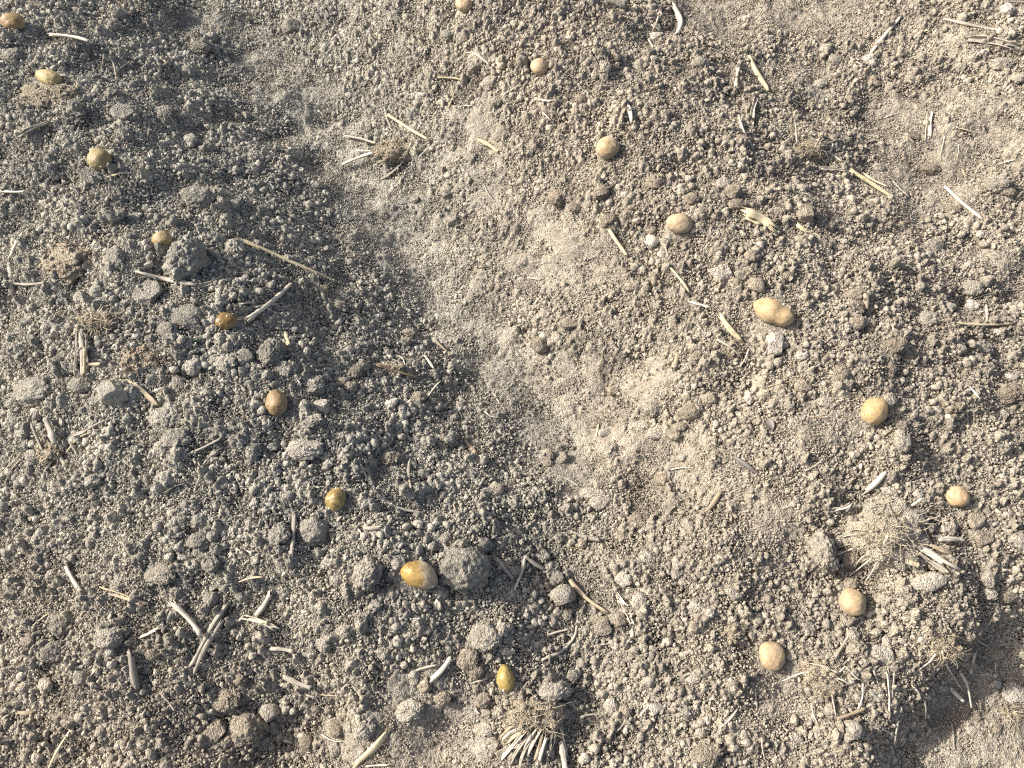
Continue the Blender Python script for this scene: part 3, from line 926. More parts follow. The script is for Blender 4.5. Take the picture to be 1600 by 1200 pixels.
# thin broken straws, most of them on the sunny right-hand ridge
for k in range(60):
    for _try in range(40):
        u, v = rng.uniform(0, 1600), rng.uniform(0, 1200)
        want = .35 + .65 * min(1, max(0, (u - 500) / 900)) * (1.0 if v < 700 else .6)
        if rng.random() > want:
            continue
        p = at(u, v)
        if not (VX0 < p.x < VX1 and VY0 < p.y < VY1) or any((p.x - a) ** 2 + (p.y - b) ** 2 < (c + .02) ** 2 for a, b, c in keep_out):
            continue
        if any(math.hypot(u - a, v - b) < 22 for a, b, _n in LAND):
            continue
        break
    ln = rng.uniform(11, 40); an = rng.uniform(0, 6.28)
    du, dv = math.cos(an) * ln / 2, math.sin(an) * ln / 2
    code = random.choice(['pf', 'pf', 'yf', 'pw', 'pw', 'tf', 'ps', 'tw', 'pw'])
    if code[1] == 'w':
        m_ = (u + rng.uniform(-.2, .2) * ln, v + rng.uniform(-.2, .2) * ln)
        stalk((code, rng.uniform(1.8, 2.8), [(u - du, v - dv), m_, (u + du, v + dv)]))
    else:
        stalk((code, rng.uniform(2.6, 4.6), [(u - du, v - dv), (u + du, v + dv)]))

# ------------------------------------------------------------------ stubble clumps and root tufts
def clump(name, label, short, u, v, rx, ry, hh, n_fib, fl, stalks=(), roots=(), soil=None, red=False, fr_=.00066, bias=None):
    """fl: fibre length in photo pixels; bias: (du, dv) direction in the photo towards which the roots stream"""
    s = px_size(u, v)
    c = at(u, v, 0, Zss)
    root = tag(link(name, None, loc=c), label, "stubble", "uprooted stubble and root clumps")
    LAND.append((u, v, short))
    A_, B_, H_ = rx * s, ry * s, hh * s
    o1 = rng.uniform(-50, 50, 3)
    iv, ifc = ICO[5 if rx > 30 else 4]
    rr = np.array([.95 + .40 * nz(q * 1.4 + o1) + .22 * nz(q * 3.6 + o1) + .10 * abs(nz(q * 8 + o1)) + .13 * abs(nz(q * 15 + o1)) + .09 * nz(q * 28 + o1) for q in iv])
    bv = iv * rr[:, None] * np.array((A_, B_, H_))
    bv[:, 2] = np.where(bv[:, 2] < 0, bv[:, 2] * .6, bv[:, 2])
    bl, bf = bv.tolist(), [list(f) for f in ifc]
    cv, cf = ICO[2]
    for k in range(int(60 + rx * 4)):
        i = int(rng.integers(len(bv)))
        if bv[i][2] < -.001:
            continue
        rr_ = .0016 * (1 - rng.random()) ** (-1 / 2.4)
        q = cv * (1 + rng.uniform(-.2, .2, len(cv)))[:, None] * rng.uniform(.7, 1.2, 3) * min(rr_, .006) + bv[i]
        b0 = len(bl)
        bl += q.tolist(); bf += [[t + b0 for t in f] for f in cf]
    link("root_ball", mesh_from("root_ball", bl, bf, soil or M_rootsoil), root)
    V, Fc, S = [], [], []
    bd = None
    if bias:
        b2 = Vector(at_z(u + bias[0], v + bias[1], 0)) - Vector(at_z(u, v, 0))
        bd = Vector((b2.x, b2.y, .1)).normalized()
    E = np.array((A_, B_, H_))
    for k in range(int(n_fib * (.26 if rx > 40 else .42))):
        d = Vector(rng.normal(size=3)); d.z = abs(d.z) * .9 + .05; d.normalize()
        stream = bd is not None and rng.random() < .45
        if stream:
            d = (d + bd * rng.uniform(.4, 1.4)).normalized(); d.z = max(d.z, .02)
        dn = np.array(d)
        rad = .95 + .40 * nz(dn * 1.4 + o1) + .22 * nz(dn * 3.6 + o1) + .10 * abs(nz(dn * 8 + o1))
        p = Vector(dn * rad * E) * rng.uniform(.95, 1.03)
        n_ = Vector((d.x / A_, d.y / B_, d.z / H_)).normalized()
        t = n_.cross(Vector(rng.normal(size=3))).normalized()
        t = (t + n_ * rng.uniform(-.05, .35)).normalized()
        if stream:
            t = (t * .5 + bd * rng.uniform(.4, 1.3) + n_ * .1).normalized()
        ln = fl * s * rng.uniform(.3, 1.0) * (1.15 if stream else .8)
        pts_ = [p.copy()]
        curl = Vector(rng.normal(size=3)) * .5
        for q in range(5):
            t = (t + curl * .35 + Vector(rng.normal(size=3)) * .25 + Vector((0, 0, -.16))).normalized()
            nx_ = pts_[-1] + t * ln / 5
            e = np.array(nx_) / E
            le = float(np.linalg.norm(e))
            if le < 1e-5:
                le = 1e-5
            ed = e / le
            rs = .95 + .40 * nz(ed * 1.4 + o1) + .22 * nz(ed * 3.6 + o1) + .10 * abs(nz(ed * 8 + o1)) + .02
            if le < rs:                                    # keep it on the outside of the ball
                nx_ = Vector(ed * rs * E)
            nx_.z = max(nx_.z, hsample(c.x + nx_.x, c.y + nx_.y) - c.z + .003)
            pts_.append(nx_)
        rw = fr_ * (.45 + 1.5 * rng.random() ** 2.2)
        fibre_geo(V, Fc, S, pts_, rw, rw * .4)
    fo = link("root_hairs", mesh_from("root_hairs", [p[:] for p in V], Fc, M_fibre_red if red else M_fibre, S), root)
    fo["kind"] = "stuff"
    split = []
    for code, w, pix, z0, z1 in stalks:
        if code[1] == 's' and w >= 9:
            (ua, va), (ub, vb) = pix[0], pix[-1]
            L_ = math.hypot(ub - ua, vb - va); nu, nv = -(vb - va) / L_, (ub - ua) / L_
            for f in ((-.4, .3) if w < 14 else (-.45, 0, .45)):
                e, g = f * w, f * w * rng.uniform(.9, 1.9) + rng.uniform(-4, 4)
                cut = rng.uniform(-.38, .10) * L_
                k_ = [(u_ + nu * (e + (g - e) * i_ / (len(pix) - 1)), v_ + nv * (e + (g - e) * i_ / (len(pix) - 1))) for i_, (u_, v_) in enumerate(pix)]
                if len(k_) > 2:
                    k_[1] = (k_[1][0] + rng.uniform(-4, 4), k_[1][1] + rng.uniform(-4, 4))
                k_[-1] = (k_[-1][0] + cut * (ub - ua) / L_, k_[-1][1] + cut * (vb - va) / L_)
                split.append((random.choice(code[0] + 'tgp') + random.choice('sff'), w * rng.uniform(.45, .8), k_, z0 + rng.uniform(-.2, .3), z1 + rng.uniform(-.3, .3)))
        else:
            split.append((code, w, pix, z0, z1))
    for j, (code, w, pix, z0, z1) in enumerate(split):
        P_ = path_pts(pix, 10, 0, False)
        for k, p in enumerate(P_):
            t = k / (len(P_) - 1)
            p.z = max(p.z, hsample(p.x, p.y, Zs)) ; add = (z0 * (1 - t) + z1 * t) * .01
            q = (CAM_H - (p.z + add)) / (CAM_H - p.z)
            p.x *= q; p.y *= q; p.z += add
        V, Fc, S = stalk_geo(P_, w * s * .36, code[1], seed=500 + j + int(u))
        nm = "root" if code[1] == 'w' else "stalk"
        link(nm, mesh_from(nm, [(p - c)[:] for p in V], Fc, STRAW[code[0]], S), root)
    for j, (w, pix, z0, z1) in enumerate(roots):
        P_ = path_pts(pix, 12, .001, False)
        for k, p in enumerate(P_):
            t = k / (len(P_) - 1)
            add = (z0 * (1 - t) + z1 * t) * .01
            q = (CAM_H - (p.z + add)) / (CAM_H - p.z)
            p.x *= q; p.y *= q; p.z += add
        V, Fc, S = stalk_geo(P_, w * s * .5, 'w', seed=900 + j + int(u), flat=.95)
        link("root", mesh_from("root", [(p - c)[:] for p in V], Fc, STRAW['p'], S), root)
    return root

clump("root_tuft", "brown tuft of matted hair roots below the slim yellow potato", "brown root tuft", 78, 150, 38, 20, 13, 330, 30)
clump("root_tuft", "big crumbly root ball bristling with short hairs at far left", "bristly root ball", 108, 408, 34, 30, 13, 300, 20, red=True)
clump("stubble_clump", "stubble clump with pale stalk stubs lying in the shaded furrow", "furrow stubble clump", 622, 236, 38, 20, 16, 420, 22,
      stalks=[('ps', 8, [(590, 224), (565, 216), (538, 211)], 1.2, .8), ('pt', 7, [(585, 238), (560, 246), (534, 257)], 1.2, .7), ('ps', 12, [(625, 247), (605, 257), (586, 268)], 1.6, .7),
              ('yt', 7, [(606, 179), (638, 200), (671, 219)], .8, 1.3), ('pt', 4, [(580, 236), (557, 235)], 1, .6)],
      roots=[(2.5, [(601, 170), (606, 190), (612, 205)], .5, .8), (2.5, [(655, 245), (665, 235), (675, 228)], .8, .6)])
clump("stubble_clump", "brown stubble clump with two grey stalks on the upper right ridge", "brown stubble clump", 1258, 236, 27, 18, 12, 330, 24,
      stalks=[('ts', 10, [(1272, 232), (1295, 220), (1322, 205)], 1.0, 1.2), ('gs', 11, [(1294, 233), (1310, 241), (1329, 250)], .8, .3), ('pt', 4, [(1296, 240), (1302, 225)], .8, 1.2)],
      roots=[(2.5, [(1245, 222), (1244, 205), (1242, 190)], .6, .5)], bias=(-20, 14))
clump("stubble_clump", "shredded pale stalk under a hairy root head at far left", "hairy headed stalk", 152, 508, 29, 18, 14, 380, 24,
      stalks=[('ts', 14, [(125, 505), (127, 545), (128, 586)], 1.3, .9), ('ys', 7, [(133, 545), (132, 584)], 1.2, .8), ('gs', 10, [(136, 566), (160, 567)], .4, .3)], bias=(20, 8))
clump("stubble_clump", "forked stubble stump with bare prongs pointing up at far left", "forked stubble stump", 84, 702, 22, 22, 14, 180, 24,
      stalks=[('gs', 6, [(70, 712), (60, 688), (49, 663)], 1.2, 1.8), ('gt', 11, [(86, 694), (78, 672), (71, 652)], 1.4, 1.9), ('ts', 11, [(97, 706), (112, 685), (135, 673)], .9, 1.2), ('gw', 4, [(130, 675), (155, 660), (186, 649)], 1.0, .4),
              ('gt', 9, [(92, 712), (104, 728)], .8, .3)],
      roots=[(2.5, [(80, 722), (70, 735), (68, 742)], .5, .2), (3, [(108, 690), (118, 705), (120, 712)], .8, .3)])
clump("stubble_clump", "large pale stubble clump with combed roots and broken stalks on the sunny ridge", "large pale stubble clump", 1386, 832, 54, 48, 32, 900, 44,
      stalks=[('ts', 14, [(1424, 848), (1455, 868), (1494, 896)], 2.2, 1.6), ('gs', 12, [(1452, 855), (1475, 868), (1498, 878)], 2.0, 1.6), ('ts', 10, [(1452, 872), (1472, 886), (1489, 901)], 1.6, 1.2),
              ('pt', 10, [(1468, 842), (1505, 843)], 1.6, 1.4), ('yt', 11, [(1417, 877), (1436, 884)], 2.0, 1.8), ('pf', 7, [(1383, 848), (1389, 830)], 3.2, 3.5), ('ps', 7, [(1304, 796), (1320, 793), (1330, 787)], .8, 1.4),
              ('pw', 5, [(1445, 818), (1455, 806), (1462, 812)], 1.8, 1.4), ('ps', 6, [(1425, 790), (1440, 780)], 2.2, 2.4)],
      roots=[(2.5, [(1350, 838), (1330, 835), (1306, 842)], 2.0, .6), (2.5, [(1352, 850), (1330, 858), (1306, 868)], 1.8, .4), (2.5, [(1362, 862), (1345, 872), (1336, 884)], 1.8, .4),
             (2.5, [(1358, 846), (1335, 848), (1308, 856)], 2.0, .5), (2.5, [(1372, 875), (1362, 895), (1352, 908)], 1.6, .3), (2.5, [(1354, 830), (1335, 826), (1310, 840)], 2.2, 1.), (2.5, [(1368, 868), (1352, 880), (1328, 900)], 1.6, .2)],
      soil=M_cake, fr_=.0008, bias=(-40, 26))
clump("stubble_clump", "shaggy splayed stubble clump with frayed straw ends at the bottom edge", "shaggy splayed stubble clump", 832, 1118, 44, 28, 22, 700, 36,
      stalks=[('ps', 14, [(822, 1134), (800, 1143), (781, 1160)], 1.8, .8), ('ys', 13, [(820, 1148), (800, 1172), (779, 1203)], 1.6, .8), ('ts', 13, [(830, 1148), (812, 1178), (800, 1206)], 1.8, .9),
              ('ps', 12, [(842, 1140), (829, 1165), (817, 1186)], 2.2, 1.2), ('ps', 11, [(850, 1150), (840, 1180), (832, 1206)], 1.6, .8), ('ts', 9, [(858, 1150), (858, 1180)], 1.3, .8), ('pt', 12, [(876, 1160), (881, 1183), (884, 1206)], .6, .6)],
      roots=[(2.5, [(868, 1120), (880, 1150), (888, 1185)], 1.2, .3), (2.5, [(866, 1135), (868, 1155), (862, 1172)], 1.3, .5)], fr_=.0007, bias=(10, 18))
clump("root_clump", "wiry root clump with long bent roots below the buff potatoes", "wiry root clump", 1284, 1058, 32, 25, 16, 200, 34,
      stalks=[('tt', 7, [(1308, 1123), (1330, 1116), (1352, 1107)], .8, .8)],
      roots=[(3, [(1310, 1052), (1285, 1040), (1252, 1034)], 1.3, .6), (3, [(1300, 1060), (1260, 1048), (1222, 1064)], 1.2, .3), (3, [(1303, 1062), (1300, 1085), (1306, 1118)], 1., .5), (3, [(1308, 1060), (1318, 1063), (1328, 1070)], 1., .6),
             (2.5, [(1298, 1072), (1302, 1100), (1306, 1120)], .8, .2), (3, [(1348, 1068), (1348, 1090), (1340, 1108)], .8, .8), (2.5, [(1268, 1100), (1270, 1115), (1280, 1135)], .6, .2), (2.5, [(1330, 1050), (1338, 1060), (1344, 1062)], 1, .8),
             (2.5, [(1312, 1050), (1322, 1040), (1328, 1050)], 1.2, .9)], bias=(-10, 20))
clump("root_clump", "overhanging root clump trailing long strands down the trench edge", "overhanging root clump", 1468, 1010, 30, 22, 17, 240, 36,
      stalks=[('ps', 7, [(1388, 1050), (1391, 1085), (1391, 1123)], 1.0, .6), ('ps', 9, [(1430, 1070), (1438, 1082), (1447, 1095)], .8, .8), ('pt', 9, [(1487, 1078), (1505, 1096)], 1.2, 2.2), ('pt', 4, [(1397, 1052), (1394, 1090)], .8, .6),
              ('gt', 8, [(1358, 1078), (1375, 1096)], .6, .4)],
      roots=[(4.5, [(1500, 1050), (1512, 1070), (1518, 1106)], 1.2, 2.5), (3, [(1472, 1018), (1480, 1042), (1503, 1078)], 1.3, 2.0), (2.5, [(1445, 1095), (1447, 1110), (1446, 1124)], .8, 2.), (2.5, [(1462, 1022), (1452, 1035), (1438, 1045)], 1.2, .5),
             (3, [(1404, 1125), (1400, 1145), (1398, 1165)], .3, 1.5), (2.5, [(1365, 1048), (1372, 1068)], .6, .4), (2.5, [(1382, 1140), (1398, 1150), (1402, 1165)], .5, 1.2)], bias=(6, 24))
clump("root_tuft", "small straw coloured fibre tuft left of the big white stone", "small fibre tuft", 1146, 545, 14, 11, 6, 110, 26,
      roots=[(3, [(1120, 530), (1145, 545), (1160, 560)], .6, .4), (2.5, [(1170, 545), (1166, 558), (1156, 574)], .6, .3)])
clump("root_tuft", "white fibre tuft lying on the trench floor at lower right", "white fibre tuft", 1582, 1112, 16, 13, 6, 150, 40, bias=(2, 20))
clump("root_tuft", "reddish hair root tuft on dark soil left of the green seedling", "reddish root tuft", 218, 560, 24, 17, 9, 190, 34, red=True)
clump("stubble_clump", "frayed flattened husk piece right of the smooth oval potato", "frayed husk piece", 1192, 345, 20, 13, 7, 130, 22,
      stalks=[('yf', 24, [(1162, 330), (1184, 338), (1208, 354)], 1.7, 1.3), ('ps', 9, [(1176, 328), (1198, 342), (1212, 358)], .8, .4), ('ys', 8, [(1165, 340), (1185, 350)], .6, .3)])
clump("root_tuft", "matted fibre lump right of the tilted golden potato", "matted fibre lump", 1476, 640, 24, 14, 9, 150, 22)
clump("root_tuft", "dark root knot with a woody strand on the broken furrow edge", "dark root knot", 606, 578, 26, 10, 6, 110, 26, red=True,
      stalks=[('bw', 8, [(588, 570), (620, 580), (658, 592)], .8, .5), ('ps', 9, [(608, 556), (625, 562), (642, 576)], .5, .5)])
clump("root_tuft", "grey fibre tuft on the clod slope left of the ball shaped potato", "grey fibre tuft", 1146, 985, 18, 18, 11, 160, 20)
clump("root_tuft", "torn dry leaf sheath below the lower end of the long straw", "torn leaf sheath", 502, 458, 8, 12, 4, 60, 26,
      stalks=[('gf', 8, [(497, 448), (503, 458), (506, 470)], .8, .3), ('pf', 5, [(495, 425), (497, 448)], .5, .8)])

# ------------------------------------------------------------------ green seedling, withered leaf
M_leaf, nt, b = new_mat("seedling_leaf")
B = NB(nt)
tc = B.n("ShaderNodeTexCoord")
B.l(B.mix(B.noise(tc.outputs["Object"], 300, 3), (.10, .20, .035), (.22, .34, .08)), b.inputs["Base Color"])
b.inputs["Roughness"].default_value = .5
M_dark, nt, b = new_mat("withered_leaf")
B = NB(nt)
tc = B.n("ShaderNodeTexCoord")
B.l(B.mix(B.noise(tc.outputs["Object"], 130, 4), (.07, .06, .05), (.22, .20, .175)), b.inputs["Base Color"])
b.inputs["Roughness"].default_value = .55
def leaf_mesh(name, L, W, curl, mat, n=7, m=5, th=.0004):
    V, Fc = [], []
    for lay in (0, 1):
        for i in range(n):
            t = i / (n - 1)
            w = W * (math.sin(math.pi * min(1, .06 + .94 * t ** .8)) ** .8 + .02)
            for j in range(m):
                q = j / (m - 1) - .5
                V.append((L * t, w * q * 2, curl * L * math.sin(t * 2.4) + abs(q) * w * .7 - lay * th))
    w_ = m
    for i in range(n - 1):
        for j in range(m - 1):
            a_ = i * w_ + j
            Fc.append([a_, a_ + 1, a_ + w_ + 1, a_ + w_])
            k = n * m
            Fc.append([k + a_, k + a_ + w_, k + a_ + w_ + 1, k + a_ + 1])
    rim = [i * m for i in range(n)] + [(n - 1) * m + j for j in range(1, m)] + [i * m + m - 1 for i in range(n - 2, -1, -1)] + [j for j in range(m - 2, 0, -1)]
    for i in range(len(rim)):
        a_, b_ = rim[i], rim[(i + 1) % len(rim)]
        Fc.append([b_, a_, a_ + n * m, b_ + n * m])
    return mesh_from(name, V, Fc, mat)
c = at(307, 538)
sd = tag(link("seedling", None, loc=c), "tiny green weed seedling between the glossy dark potato and pale clods", "seedling")
V, Fc, S = [], [], []
fibre_geo(V, Fc, S, [Vector((0, 0, -.003)), Vector((.001, 0, .004)), Vector((.001, .001, .009))], .0009, .0006)
link("stem", mesh_from("stem", [p[:] for p in V], Fc, M_leaf), sd)
for k, (az, L) in enumerate(((.5, .012), (2.4, .010), (3.9, .012), (5.4, .009))):
    lf = link("leaf", leaf_mesh("leaf", L, L * .22, .25, M_leaf), sd, loc=(.001, .001, .008))
    lf.rotation_euler = (0, -.15, az)
LAND.append((307, 538, "green seedling"))
c = at(1150, 720, .004)
wl = tag(link("withered_leaf", leaf_mesh("withered_leaf", .062, .0045, .16, M_dark, 14, 5, .0006), loc=c), "dark grey withered leaf curled on the sunny crumbs", "leaf")
wl.rotation_euler = (.35, .1, math.radians(-38)); wl.location = at(1143, 711, .011)
LAND.append((1165, 728, "dark withered leaf"))
c = at(1198, 655, .010)
wl = tag(link("withered_leaf", leaf_mesh("withered_leaf", .024, .008, .3, M_dark, 10, 5, .0006), loc=c), "small crumpled black leaf scrap below the white stone", "leaf")
wl.rotation_euler = (.2, .2, math.radians(-70))

# ------------------------------------------------------------------ clods and stones
def clod_mesh(name, kind, lev, seed, mat):
    v, f = ICO[lev]
    r2 = np.random.default_rng(seed)
    o1 = r2.uniform(-60, 60, 3)
    if kind == 'angular':
        pl = r2.normal(size=(9, 3)); pl /= np.linalg.norm(pl, axis=1)[:, None]
        dist = r2.uniform(.62, .95, 9)
        dd = v @ pl.T
        r = np.min(np.where(dd > .05, dist / np.maximum(dd, .05), 1.25), axis=1)
        r = np.minimum(r, 1.2)
        r = r + np.array([.06 * nz(q * 2.2 + o1) + .05 * nz(q * 5 + o1) + .04 * abs(nz(q * 11 + o1)) + .022 * nz(q * 23 + o1) for q in v])
    elif kind == 'knobbly':
        r = np.array([.92 + .30 * nz(q * 1.5 + o1) + .26 * abs(nz(q * 3.4 + o1)) + .20 * abs(nz(q * 7.5 + o1)) + .10 * nz(q * 15 + o1) + .05 * nz(q * 28 + o1) for q in v])
    else:
        r = np.array([.97 + .20 * nz(q * 1.2 + o1) + .15 * nz(q * 2.6 + o1) + .12 * abs(nz(q * 5.5 + o1)) + .08 * nz(q * 11 + o1) + .05 * nz(q * 22 + o1) for q in v])
    return mesh_from(name, (v * r[:, None]).tolist(), f, mat)
MATS = {'n': M_clod, 'p': M_clod_pale, 'b': M_clod_brown, 's': M_stone}
POOL = {}
def pool(kind, tone, big):
    key = (kind, tone, big)
    if key not in POOL:
        POOL[key] = [clod_mesh("stone" if tone == 's' else "soil_clod", kind, 5 if big else 4, 1000 + 37 * len(POOL) + q, MATS[tone]) for q in range(6 if not big else 5)]
    return random.choice(POOL[key])
KIND = {'r': 'rounded', 'a': 'angular', 'k': 'knobbly'}
def clod(u, v, rx, ry, code, short=None, label=None, sink=.30, hz=.78):
    kind, tone = KIND[code[0]], code[1]
    s = px_size(u, v)
    A_, B_ = rx * s, ry * s
    H_ = min(A_, B_) * hz
    p = at(u, v, H_ * (1 - 2 * sink) * .8)
    nm = "stone" if tone == 's' else "soil_clod"
    o = link(nm, pool(kind, tone, max(rx, ry) > 15), loc=p)
    o.scale = (A_, B_, H_)
    o.rotation_euler = (random.uniform(-.3, .3), random.uniform(-.3, .3), random.choice((0, math.pi)) + random.uniform(-.25, .25))
    r = max(rx, ry)
    size = "tiny" if r < 8.5 else "small" if r < 12 else "medium" if r < 17 else "large" if r < 24 else "huge"
    lab_tone = {'n': "grey" if (u < 560 + .36 * v and v < 1020) else "tan", 'p': "pale", 'b': "brown", 's': "whitish"}[tone]
    tag(o, None, "stone" if tone == 's' else "clod", "pale stones among the soil" if tone == 's' else "soil clods lying on the ridges")
    if label:
        o["label"] = label
    else:
        ITEMS.append((o, u, v, "%s %s %s %s" % (size, lab_tone, KIND[code[0]], "stone" if tone == 's' else "clod"), short))
    if short:
        LAND.append((u, v, short))
    keep_out.append((p.x, p.y, max(A_, B_) * .8))
    return o

clod(1211, 536, 17, 16, 'as', "white stone", "big white angular stone just below the pear shaped potato", hz=.9)
clod(1128, 428, 19, 14, 'as', "pale cracked stone", "broad pale cracked stone left of the pear shaped potato")
clod(1018, 378, 12.5, 12, 'as', "small white stone", "small white stone below and left of the smooth oval potato")
clod(1357, 97, 13, 13, 'ks', "round pale stone", "round pale stone at the foot of a bleached straw near the top")
clod(1573, 17, 11, 10, 'rs', "yellowish pebble", "smooth yellowish pebble at the top right corner", hz=.9)
clod(878, 932, 18, 17, 'ap', "angular pale clod", "angular pale clod with flat top left of the grey brown stalk", hz=1.0)
clod(725, 888, 36, 30, 'kn', "big rough clod", "big rough grey clod beside the largest two tone potato", sink=.38)
clod(290, 408, 25, 34, 'kn', "tall jagged clod", "tall jagged grey clod standing over the tapered pale stalk", hz=1.1)
clod(292, 497, 24, 19, 'rn', "flat round clod", "broad flat rounded grey clod left of the glossy dark potato", hz=.55)
clod(55, 612, 34, 22, 'rn', "broad smooth boulder clod", "broad smooth dark clod like a boulder near the left edge")
clod(864, 1079, 25, 16, 'kp', "bone shaped pale clod", "bone shaped pale clod above and right of the shaggy stubble clump")
clod(845, 540, 15, 14, 'rb', "round brown nodule", "round brown nodule with dimpled top on the furrow floor", sink=.2)
clod(1286, 860, 17, 29, 'kp', "upright rough clod", "upright rough tan clod left of the large pale stubble clump", hz=1.2)
clod(758, 996, 25, 22, 'rn', "fist like grey clod", "fist like grey clod above two smooth round clods", sink=.25)
clod(1450, 908, 25, 15, 'ap', "blocky ledge clod", "blocky flat topped clod under the broken stalks", hz=.8)
clod(475, 703, 24, 15, 'kp', "pale flat slab clod", "pale flat slab like clod below the reddish upright potato", hz=.6)
clod(425, 553, 18, 22, 'kn', "rough egg shaped clod", "rough egg shaped clod above the reddish upright potato")
